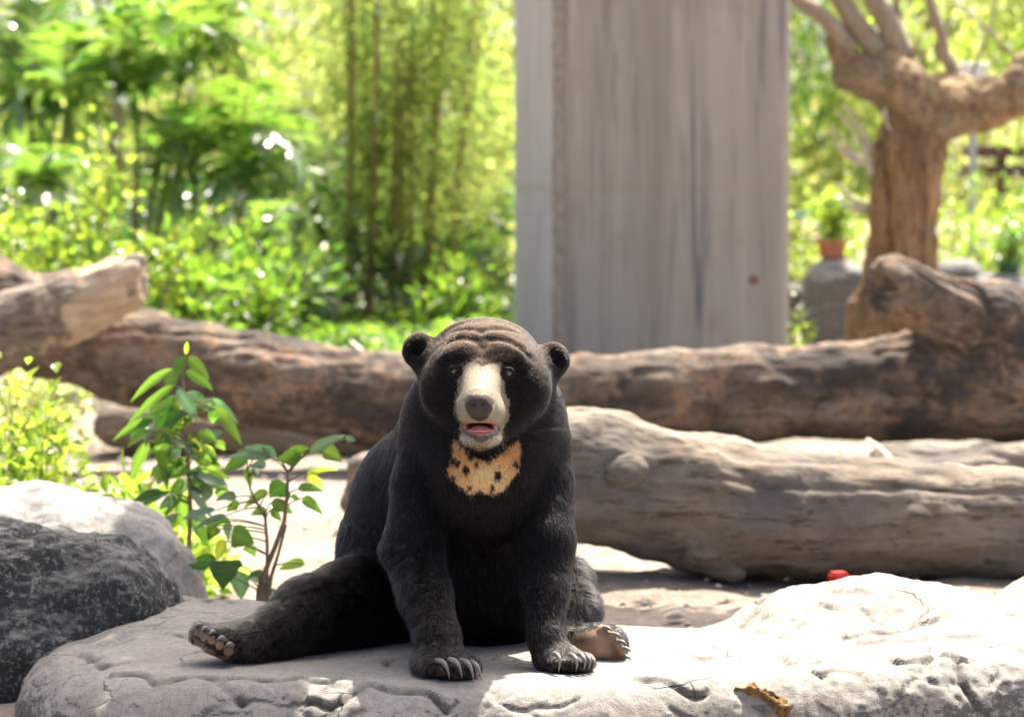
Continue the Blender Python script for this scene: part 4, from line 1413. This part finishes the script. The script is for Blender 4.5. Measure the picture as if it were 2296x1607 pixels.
palm(110, 12.9, [(10, 60), (60, 130), (150, 60), (-20, 200), (200, 170), (90, 10), (30, 270), (220, 260), (140, 200), (-30, 100), (180, 330), (60, 330)],
     'leafy palm nearest the vine covered bush', [(110, 330), (70, 290), (150, 280)])
palm(20, 11.6, [(180, 380), (130, 350), (30, 350), (80, 420), (190, 430), (-40, 400), (120, 460)], 'small fan leaved palm half hidden by yellow green vines', [(70, 480)], leafL=.28)
palm(590, 11.8, [(645, 470), (600, 470), (570, 510), (640, 540), (560, 560), (610, 520)], 'young pale palm seedling with a few upright fronds', [(590, 590)], leafL=.16, leafW=.04, nleaf=16)

# ------------------------------------------------------------------ vines, shrubs, ground cover
def strand_plant(name, base_pts, strands, label, cat, mat, L, W, n_per, group=None, jitter=.05, stem_r=.006, up=.4):
    o = empty(name, base_pts, label, cat, group)
    ps, ds = [], []
    for st in strands:
        pts = bez(*st, n=14)
        tube('stem', pts, np.linspace(stem_r, stem_r * .35, 14), MATS['plant_stem'], o, 5)
        for k in range(n_per):
            x = RNG.uniform(.08, 1) * 12.99; j = int(x)
            q = pts[j] + (pts[j + 1] - pts[j]) * (x - j)
            off = RNG.normal(size=3) * jitter
            ps.append(q + off); ds.append(off / jitter * .8 + (pts[j + 1] - pts[j]) * 3 + np.array([0, 0, up]) + RNG.normal(size=3) * .4)
    n = len(ps)
    leaves('foliage', ps, np.array(ds), L * (.6 + .8 * RNG.random(n)), W * (.6 + .8 * RNG.random(n)), MATS[mat], o)
    return o
def fan(px, py, Y, ends, dy=.25, wob=.25):
    a = gpt(px, Y)
    return a, [(a + RNG.normal(size=3) * .05, (a + P(x, y, Y)) / 2 + np.array([RNG.normal() * .1, RNG.normal() * .1, wob]), P(x, y, Y + RNG.uniform(-dy, dy))) for x, y in ends]
a, st = fan(215, 600, 8.9, [(225, 285), (235, 350), (205, 380), (240, 420), (190, 460), (250, 300)], .15, .1)
strand_plant('vine_bush', a, st, 'upright column of yellow green climbing vine behind the cut log', 'vine', 'leaf_yellow', .060, .042, 95, jitter=.07)
a, st = fan(110, 620, 8.7, [(0, 480), (60, 470), (130, 490), (180, 530), (30, 520), (90, 540), (150, 500), (-30, 500), (200, 560), (60, 580), (140, 570)], .4, .3)
strand_plant('vine_bush', a, st, 'low mound of sunlit yellow green vine behind the cut log', 'vine', 'leaf_yellow', .060, .044, 90, jitter=.08)
a, st = fan(300, 640, 8.8, [(465, 488), (440, 500), (400, 520), (350, 560)], .1, .25)
strand_plant('vine_bush', a, st, 'arching vine spray reaching sideways above the fallen trunk', 'vine', 'leaf_yellow', .055, .04, 60, jitter=.035)
for (px, Y, ends, lab, mat) in (
        (400, 9.6, [(340, 600), (380, 560), (420, 580), (460, 600), (430, 630), (360, 650), (480, 650), (400, 620)], 'broad leaved bush behind the top of the fallen trunk', 'leaf_green'),
        (560, 10.4, [(510, 580), (560, 560), (620, 590), (650, 620), (540, 630), (600, 640), (500, 640), (660, 660)], 'leafy green bush below the pale palm seedling', 'leaf_green'),
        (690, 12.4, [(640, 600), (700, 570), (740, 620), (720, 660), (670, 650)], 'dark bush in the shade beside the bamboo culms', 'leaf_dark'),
        (1010, 12.8, [(960, 640), (1010, 610), (1060, 640), (1090, 680), (980, 680), (1040, 690)], 'bright bush at the foot of the bamboo nearest the pillar', 'leaf_green'),
        (1080, 14.6, [(1030, 420), (1080, 400), (1120, 450), (1140, 520), (1060, 520), (1100, 580), (1130, 380)], 'tall loose shrub growing against the pillar edge', 'leaf_far')):
    a, st = fan(px, 0, Y, ends, .5, .15)
    strand_plant('shrub', a, st, lab, 'shrub', mat, .11, .055, 60, 'shrubs along the back bank', jitter=.10)
# dense understorey under palms and bamboo
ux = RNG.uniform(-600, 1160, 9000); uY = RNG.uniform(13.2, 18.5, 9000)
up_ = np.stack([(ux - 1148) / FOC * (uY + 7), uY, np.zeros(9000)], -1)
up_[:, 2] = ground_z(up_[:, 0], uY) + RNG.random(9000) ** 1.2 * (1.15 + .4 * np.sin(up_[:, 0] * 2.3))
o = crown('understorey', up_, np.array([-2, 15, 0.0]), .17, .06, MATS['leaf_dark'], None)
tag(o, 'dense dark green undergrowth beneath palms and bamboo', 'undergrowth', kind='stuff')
gx_ = RNG.uniform(280, 1160, 9000); gY = RNG.uniform(8.4, 14.0, 9000)
gp = np.stack([(gx_ - 1148) / FOC * (gY + 7), gY, np.zeros(9000)], -1)
gp[:, 2] = ground_z(gp[:, 0], gY) + .04 + RNG.random(9000) * (.13 + .07 * np.sin(gp[:, 0] * 5) * np.sin(gY * 3))
o = leaves('ground_cover', gp, np.column_stack([RNG.normal(size=(9000, 2)), .3 + .4 * RNG.random(9000)]), .085 * (.6 + .8 * RNG.random(9000)), .055 * (.6 + .8 * RNG.random(9000)), MATS['leaf_green'], None)
tag(o, 'bright leafy ground cover on the bank behind the fallen trunk', 'ground cover', kind='stuff')

# ------------------------------------------------------------------ garden beyond the yard, right of the pillar
rock_mat('garden_stone', (.27, .265, .25), (.19, .185, .175), (.06, .06, .058), .95, 1.2, .0)
def gstone(px0, px1, py, Y, depth, label, seed):
    xa, xb = (px0 - 1148) / FOC * (Y + 7), (px1 - 1148) / FOC * (Y + 7)
    zt = P(px0, py, Y)[2]; zb = float(ground_z((xa + xb) / 2, Y)) - .1
    s = SDF()
    r = min(.16, (xb - xa) / 3)
    for zz_ in np.linspace(zb, zt - r, 4):
        s.cone((xa + r, Y + depth / 2, zz_), (xb - r, Y + depth / 2, zz_), r, r, .12)
        s.cone((xa + r, Y + r, zz_), (xb - r, Y + r, zz_), r, r, .12)
    V, F = s.nets(.03)
    V = roughen(V, F, .03, .02, .004, 0, seed)
    return tag(mesh('garden_stone', V, F, MATS['garden_stone']), label, 'stone', 'low stones edging the garden')
gstone(1812, 1945, 592, 12.4, .5, 'blocky mossy grey stone under the terracotta pot', 31)
gstone(2095, 2215, 590, 13.0, .5, 'rounded grey stone just right of the gnarled tree trunk', 33)
gstone(2180, 2420, 622, 12.2, .5, 'long low grey stone behind the forked end of the fallen trunk', 35)
gstone(1745, 1806, 640, 12.9, .4, 'narrow pale stone post at the edge of the pillar', 36)

def lathe(name, prof_, c, mat, parent=None, seg=24):
    V = np.array([(c[0] + r * math.cos(a_), c[1] + r * math.sin(a_), c[2] + z_) for r, z_ in prof_ for a_ in np.linspace(0, 2 * math.pi, seg, endpoint=False)])
    F = [(i * seg + j, i * seg + (j + 1) % seg, (i + 1) * seg + (j + 1) % seg, (i + 1) * seg + j) for i in range(len(prof_) - 1) for j in range(seg)]
    F.append(tuple(range(seg))[::-1])
    return mesh(name, V, F, mat, parent)
simple_mat('terracotta', (.26, .10, .065), (.38, .17, .11), 14, .8, .3)
simple_mat('green_glaze', (.02, .09, .05), (.04, .15, .08), 14, .3, .1)
simple_mat('soil', (.05, .035, .025), (.10, .07, .05), 40, .95, .6)
def potted(px, py, Y, r, h_, mat, label, leafmat, n=260, hh=.35):
    c = P(px, py, Y)
    o = empty('potted_plant', c, label, 'potted plant')
    lathe('pot', [(r * .68, 0), (r * .86, h_ * .35), (r * .96, h_ * .8), (r * 1.06, h_ * .82), (r * 1.06, h_), (r * .92, h_), (r * .88, h_ * .85)], c, MATS[mat], o)
    lathe('soil', [(r * .9, h_ * .86), (r * .02, h_ * .9)], c, MATS['soil'], o)
    ps, ds = [], []
    for k in range(9):
        e = c + np.array([RNG.normal() * .13, RNG.normal() * .1, h_ + hh * RNG.uniform(.6, 1.1)])
        pts = bez(c + np.array([0, 0, h_ * .85]), (c + e) / 2 + np.array([0, 0, h_ * .6]), e, 8)
        tube('stem', pts, np.linspace(.007, .003, 8), MATS['green_stem'], o, 5)
        for _ in range(n // 9):
            q = pts[RNG.integers(2, 8)] + RNG.normal(size=3) * .05
            ps.append(q); ds.append(RNG.normal(size=3) + np.array([0, 0, .2]))
    leaves('foliage', ps, np.array(ds), .08, .04, MATS[leafmat], o)
    return o
potted(1865, 588, 12.65, .100, .155, 'terracotta', 'terracotta pot with a leafy plant standing on the mossy stone', 'leaf_yellow')
potted(2262, 624, 12.45, .085, .12, 'green_glaze', 'dark green pot with a small plant on the long low stone', 'leaf_green', 160, .22)
for (px, Y, ends, lab, mat) in (
        (2180, 14.5, [(2110, 420), (2160, 400), (2220, 430), (2280, 450), (2250, 500), (2130, 520), (2190, 540), (2290, 520), (2330, 480), (2120, 470)], 'sparkling yellow green bush right of the gnarled tree trunk', 'leaf_yellow'),
        (1900, 14.2, [(1810, 500), (1850, 470), (1900, 480), (1930, 520), (1800, 550), (1880, 540), (1940, 560)], 'sunlit yellow bush between pillar and gnarled tree', 'leaf_yellow'),
        (2290, 15.5, [(2240, 380), (2300, 340), (2350, 400), (2200, 420), (2280, 430), (2330, 460)], 'loose green bush below the timber beams', 'leaf_green'),
        (1785, 9.6, [(1765, 690), (1780, 670), (1800, 710), (1790, 740), (1775, 730)], 'small bright green weed at the foot of the pillar', 'leaf_yellow')):
    a, st = fan(px, 0, Y, ends, .5 if Y > 10 else .1, .15 if Y > 10 else .02)
    strand_plant('shrub', a, st, lab, 'shrub', mat, .075 if Y > 10 else .06, .045 if Y > 10 else .035, 70 if Y > 10 else 22, 'shrubs in the garden beyond', jitter=.12 if Y > 10 else .03)

# grey slatted fence panel seen through the palms
def box(bm, x0, x1, y0, y1, z0, z1):
    r_ = bmesh.ops.create_cube(bm, size=1.0)
    bmesh.ops.transform(bm, matrix=Matrix.Translation(((x0 + x1) / 2, (y0 + y1) / 2, (z0 + z1) / 2)) @ Matrix.Diagonal((x1 - x0, y1 - y0, z1 - z0, 1)), verts=r_['verts'])
def boxes(name, bs, mat, parent=None, bev=.004):
    bm = bmesh.new()
    for b_ in bs:
        box(bm, *b_)
    if bev:
        bmesh.ops.bevel(bm, geom=bm.edges[:], offset=bev, segments=1, affect='EDGES')
    me = bpy.data.meshes.new(name); bm.to_mesh(me); bm.free()
    return link(name, me, mat, parent)
simple_mat('grey_paint', (.36, .37, .39), (.50, .51, .52), 6, .6, .2, (1, 1, .2))
simple_mat('brown_timber', (.09, .045, .03), (.16, .09, .06), 8, .7, .3, (.2, 1, 1))
simple_mat('white_paint', (.72, .72, .70), (.80, .80, .78), 5, .5, .1)
simple_mat('teal_paint', (.03, .22, .20), (.05, .30, .27), 5, .5, .1)
FY = 18.6
x0 = (585 - 1148) / FOC * (FY + 7)
fg = float(ground_z(x0 + .3, FY))
fe = empty('fence_panel', (x0 + .4, FY, fg), 'grey slatted fence panel showing through the palm fronds', 'fence')
for i in range(9):
    zt = P(600, 305, FY)[2] + .03 * RNG.random()
    boxes('slat', [(x0 + i * .092, x0 + i * .092 + .074, FY, FY + .02, fg - .05, zt)], MATS['grey_paint'], fe)
for zz_ in (fg + .3, fg + 1.0):
    boxes('rail', [(x0 - .03, x0 + .84, FY + .022, FY + .06, zz_, zz_ + .07)], MATS['grey_paint'], fe)
# timber beams, white box on a post, teal table
bY = 16.5
c = G(2290, bY, float(ground_z(4.2, bY)))
tf = empty('timber_frame', c, 'dark brown timber frame with two cross beams behind the bushes', 'frame')
for dx in (-.22, .75):
    boxes('post', [(c[0] + dx, c[0] + dx + .09, bY, bY + .09, c[2] - .05, P(0, 325, bY)[2])], MATS['brown_timber'], tf)
for py in (340, 385):
    zz_ = P(0, py, bY)[2]
    boxes('beam', [(c[0] - .5, c[0] + 1.2, bY - .05, bY - .002, zz_ - .05, zz_ + .05)], MATS['brown_timber'], tf)
wY = 15.8
c = G(2178, wY, float(ground_z(3.8, wY)))
wb = empty('lamp_box', c, 'white box mounted on a slim grey post behind the gnarled tree', 'lamp box')
zt = P(0, 168, wY)[2]
boxes('post', [(c[0] - .03, c[0] + .03, wY - .03, wY + .03, c[2] - .05, zt - .07)], MATS['grey_paint'], wb)
boxes('housing', [(c[0] - .10, c[0] + .10, wY - .09, wY + .09, zt - .07, zt + .07)], MATS['white_paint'], wb, .012)
boxes('lid', [(c[0] - .115, c[0] + .115, wY - .105, wY + .105, zt + .072, zt + .095)], MATS['white_paint'], wb, .008)
tY = 19.5
c = G(1768, tY, float(ground_z(2.6, tY)))
tt_ = empty('garden_table', c, 'teal painted garden table peeking out behind the pillar', 'table')
zt = P(0, 475, tY)[2]
boxes('table_top', [(c[0] - .5, c[0] + .20, tY - .3, tY + .3, zt - .05, zt)], MATS['teal_paint'], tt_, .01)
for dx in (-.42, -.12):
    for dy_ in (-.24, .20):
        boxes('leg', [(c[0] + dx, c[0] + dx + .05, tY + dy_, tY + dy_ + .05, c[2] - .03, zt - .052)], MATS['teal_paint'], tt_, .004)
# ------------------------------------------------------------------ saplings and shrubs near the rocks
def cs(x, y):
    return (260 + x / 2.295) / 1.115, (840 + y / 2.295) / 1.115
leaf_mat('sapling_leaf', (.055, .12, .03), (.20, .40, .035), .48, .38, .5)
leaf_mat('sapling_leaf_blue', (.13, .20, .15), (.16, .30, .10), .35, .35, .5)
leaf_mat('sapling_leaf_yellow', (.17, .22, .035), (.45, .55, .05), .55, .45, .4)
leaf_mat('sapling_leaf_dark', (.03, .085, .025), (.08, .22, .02), .4, .35, .5)
def big_leaf(parent, b, tip, width, Y, mat, ovate=False, tilt=None, droop=.14):
    "one leaf with midrib fold, arched from stalk to tip, slightly wavy margin"
    D = Y + 7
    dY = RNG.uniform(-.07, .07)
    p0 = P(*cs(*b), Y + RNG.uniform(-.04, .04)); p2 = P(*cs(*tip), Y + dY)
    ln = np.linalg.norm(p2 - p0)
    mid = (p0 + p2) / 2 + np.array([0, RNG.uniform(-.02, .02), 1]) * ln * droop
    k = 11
    C = bez(p0, mid, p2, k)
    T = unit(np.gradient(C, axis=0))
    view = unit(CAM - C)
    tilt = RNG.uniform(-.7, .7) if tilt is None else tilt
    s0 = unit(np.cross(T, view))
    s = s0 * math.cos(tilt) + np.cross(T, s0) * math.sin(tilt)
    nrm = np.cross(s, T)
    W = 1.25 * width / 2.295 / 1.115 / FOC * D / max(.75, math.cos(tilt))
    u = np.linspace(0, 1, k)
    pr = (np.sin(np.pi * u ** .62) if ovate else np.sin(np.pi * u ** .8)) ** .85 * (1 - .15 * u)
    pr[0] = .04; pr[-1] = .01
    V, ph = [], RNG.uniform(0, 6)
    for i in range(k):
        e = W * .5 * pr[i]
        wav = .10 * e * math.sin(ph + i * 1.9)
        V += [C[i] + s[i] * e + nrm[i] * (.28 * e + wav), C[i] + s[i] * e * .5 + nrm[i] * .10 * e, C[i], C[i] - s[i] * e * .5 + nrm[i] * .10 * e, C[i] - s[i] * e + nrm[i] * (.28 * e - wav)]
    F = [(i * 5 + j, i * 5 + j + 1, i * 5 + j + 6, i * 5 + j + 5) for i in range(k - 1) for j in range(4)]
    o = mesh('leaf', V, F, MATS[mat], parent)
    g = RNG.uniform(.75, 1.25)
    tn = np.tile(np.array([g * RNG.uniform(.85, 1.2), g, g]), (k, 5, 1)).reshape(-1, 3)
    tn[2::5] *= 1.25
    colattr(o.data, 'tint', tn)
    return p0
def stalks(parent, bases, stem_pts):
    V, F, n0 = [], [], 0
    for b in bases:
        d = np.linalg.norm(stem_pts - b - np.array([0, 0, -.03]), axis=1)
        q = stem_pts[int(np.argmin(d))]
        if np.linalg.norm(q - b) > .30:
            continue
        v_, f_ = tube_data(bez(q, (q + b) / 2 + np.array([0, 0, .01]), b, 5), [.0028, .0024, .002, .002, .0018], 5)
        V.append(v_); F += [tuple(i + n0 for i in g) for g in f_]; n0 += len(v_)
    o = mesh('leaf_stalks', np.concatenate(V), F, MATS['green_stem'], parent)
    o['kind'] = 'stuff'
def stemline(pts, Y, n=8):
    q = np.array([P(*cs(x, y), Y) for x, y in pts])
    q[0, 2] = min(q[0, 2], float(ground_z(q[0, 0], Y)) - .03)
    out_ = [q[0]]
    for i in range(len(q) - 1):
        out_ += [q[i] + (q[i + 1] - q[i]) * (k + 1) / n for k in range(n)]
    return np.array(out_)
SY = 1.95
sp1 = empty('sapling', G(425, SY, -.18), 'sapling with long narrow drooping leaves behind the pale boulder', 'sapling')
st1 = stemline([(478, 1560), (490, 1300), (497, 1000), (488, 720), (465, 450), (458, 200), (474, 108)], SY)
st1 += np.cumsum(RNG.normal(size=st1.shape) * .0006, axis=0)
tube('stem', st1, np.linspace(.010, .003, len(st1)), MATS['plant_stem'], sp1, 8)
L1 = [((470, 105), (478, 30), 24, 2), ((460, 112), (408, 265), 55, 0), ((480, 120), (605, 250), 60, 0), ((470, 200), (625, 312), 58, 0), ((395, 188), (150, 382), 46, 0), ((392, 190), (362, 345), 70, 0),
      ((400, 280), (125, 522), 44, 0), ((415, 305), (540, 492), 68, 1), ((490, 318), (610, 445), 62, 1), ((620, 358), (775, 508), 44, 1), ((620, 400), (792, 628), 64, 0), ((392, 340), (285, 560), 62, 3),
      ((300, 455), (145, 590), 48, 3), ((290, 478), (50, 602), 46, 0), ((270, 538), (130, 642), 44, 0), ((318, 545), (362, 885), 82, 0), ((252, 600), (150, 832), 62, 0), ((340, 560), (382, 705), 52, 0),
      ((335, 515), (432, 585), 84, 0), ((398, 695), (432, 842), 62, 0), ((640, 598), (692, 655), 48, 0), ((500, 598), (547, 655), 58, 0), ((390, 600), (482, 650), 42, 3), ((580, 600), (684, 548), 44, 1),
      ((335, 888), (140, 982), 46, 3), ((370, 898), (200, 992), 42, 3), ((272, 900), (272, 1062), 52, 2), ((390, 908), (380, 1012), 54, 0), ((440, 900), (462, 1132), 74, 0), ((565, 735), (520, 892), 112, 3),
      ((500, 688), (592, 724), 52, 0), ((532, 800), (712, 862), 72, 1), ((602, 848), (580, 952), 72, 1), ((650, 868), (722, 952), 62, 0), ((482, 878), (562, 912), 44, 3), ((260, 520), (240, 640), 40, 3),
      ((430, 340), (440, 440), 36, 2), ((480, 560), (495, 640), 40, 0), ((355, 700), (372, 790), 48, 0), ((300, 740), (310, 850), 44, 0), ((540, 400), (500, 440), 40, 0), ((640, 420), (620, 500), 60, 0)]
for i in range(34):
    y_ = RNG.uniform(330, 1100); x_ = 478 + RNG.normal() * 30; s_ = 1 if i % 2 else -1
    L1.append(((x_ + s_ * 30, y_), (x_ + s_ * RNG.uniform(90, 210), y_ + RNG.uniform(40, 170)), RNG.uniform(40, 64), int(RNG.choice([0, 0, 0, 1, 2, 3]))))
bs = [big_leaf(sp1, b, e, wd, SY + RNG.uniform(-.06, .10), ('sapling_leaf', 'sapling_leaf_blue', 'sapling_leaf_yellow', 'sapling_leaf_dark')[k]) for b, e, wd, k in L1]
stalks(sp1, bs, st1)
SZ = 1.45
sp2 = empty('sapling', G(590, SZ, -.18), 'forked sapling with oval leaves between the narrow leaved sapling and the bear', 'sapling')
st2 = stemline([(878, 1580), (890, 1460), (920, 1360), (985, 1200), (1035, 1060), (1052, 900), (1055, 780), (1130, 700), (1180, 670)], SZ)
tube('stem', st2, np.linspace(.010, .003, len(st2)), MATS['plant_stem'], sp2, 8)
st2b = stemline([(900, 1420), (960, 1375), (1000, 1250), (1045, 1080)], SZ); st2b[0] = st2[12]
tube('stem', st2b, np.linspace(.007, .004, len(st2b)), MATS['plant_stem'], sp2, 8)
st2c = stemline([(935, 1320), (936, 1180), (925, 1040), (880, 960), (840, 880), (822, 770)], SZ); st2c[0] = st2[14]
tube('stem', st2c, np.linspace(.006, .0025, len(st2c)), MATS['plant_stem'], sp2, 8)
L2 = [((1180, 670), (1392, 568), 56, 1), ((1388, 590), (1446, 602), 38, 1), ((1255, 648), (1365, 725), 82, 0), ((1130, 688), (988, 712), 86, 0), ((1062, 690), (1180, 642), 62, 0), ((992, 680), (800, 640), 62, 1),
      ((962, 698), (680, 702), 46, 1), ((822, 700), (678, 785), 64, 0), ((932, 738), (830, 750), 42, 1), ((1052, 850), (950, 925), 112, 3), ((1160, 788), (1346, 770), 28, 2), ((1172, 788), (1262, 872), 52, 2),
      ((1110, 878), (1262, 895), 46, 0), ((1138, 928), (1256, 1026), 54, 0), ((1072, 918), (1122, 938), 28, 0), ((942, 898), (798, 995), 48, 0), ((955, 958), (1085, 1022), 64, 0), ((950, 998), (1018, 1062), 44, 0),
      ((932, 998), (840, 1028), 44, 0), ((820, 758), (842, 884), 44, 0), ((868, 748), (882, 812), 44, 0), ((728, 1145), (862, 1192), 116, 0), ((818, 1195), (868, 1268), 54, 0), ((702, 1175), (640, 1295), 64, 2),
      ((642, 1290), (508, 1290), 62, 3), ((602, 1325), (448, 1328), 38, 3), ((722, 1285), (682, 1456), 150, 3), ((782, 1350), (786, 1515), 104, 1), ((922, 1388), (818, 1402), 64, 3), ((890, 1438), (965, 1484), 54, 1),
      ((1152, 1310), (1000, 1342), 54, 0), ((1002, 1458), (898, 1515), 44, 1), ((642, 1000), (438, 1058), 34, 1), ((702, 1028), (500, 1122), 34, 1), ((722, 1048), (540, 1134), 34, 0), ((602, 1105), (560, 1195), 74, 0),
      ((642, 1088), (600, 1172), 64, 0), ((700, 1060), (715, 1180), 44, 1), ((760, 920), (640, 945), 50, 1), ((780, 960), (700, 1010), 50, 0), ((870, 690), (760, 660), 50, 1), ((960, 650), (900, 640), 40, 1)]
bs = [big_leaf(sp2, b, e, wd, SZ, ('sapling_leaf', 'sapling_leaf_blue', 'sapling_leaf_yellow', 'sapling_leaf_dark')[k], ovate=True) for b, e, wd, k in L2]
stalks(sp2, bs, np.concatenate([st2, st2b, st2c]))

a, st = fan(70, 0, 2.9, [(20, 860), (60, 930), (110, 960), (150, 1020), (170, 1080), (0, 980), (60, 1010), (110, 1050), (-30, 920), (30, 1050), (90, 1090), (185, 1110), (130, 880)], .35, .05)
strand_plant('leafy_shrub', a, st, 'small leaved yellow green shrub behind the pale boulder at the edge of the yard', 'shrub', 'leaf_yellow', .050, .034, 75, jitter=.045, stem_r=.005)
a, st = fan(60, 0, 7.6, [(10, 800), (60, 830), (120, 860), (160, 830), (200, 890), (90, 900), (30, 870), (230, 910), (150, 920)], .3, .05)
strand_plant('leafy_shrub', a, st, 'light green shrub growing in the gap under the fallen trunk', 'shrub', 'leaf_far', .06, .04, 60, jitter=.06, stem_r=.005)
a, st = fan(330, 0, 2.3, [(240, 1110), (280, 1120), (330, 1100), (380, 1140), (300, 1180), (360, 1200), (400, 1230), (420, 1280), (270, 1090), (440, 1320), (470, 1290), (390, 1300)], .25, .04)
strand_plant('weed_patch', a, st, 'low bright yellow green weeds at the foot of the narrow leaved sapling', 'weeds', 'leaf_yellow', .080, .036, 60, jitter=.05, stem_r=.004)
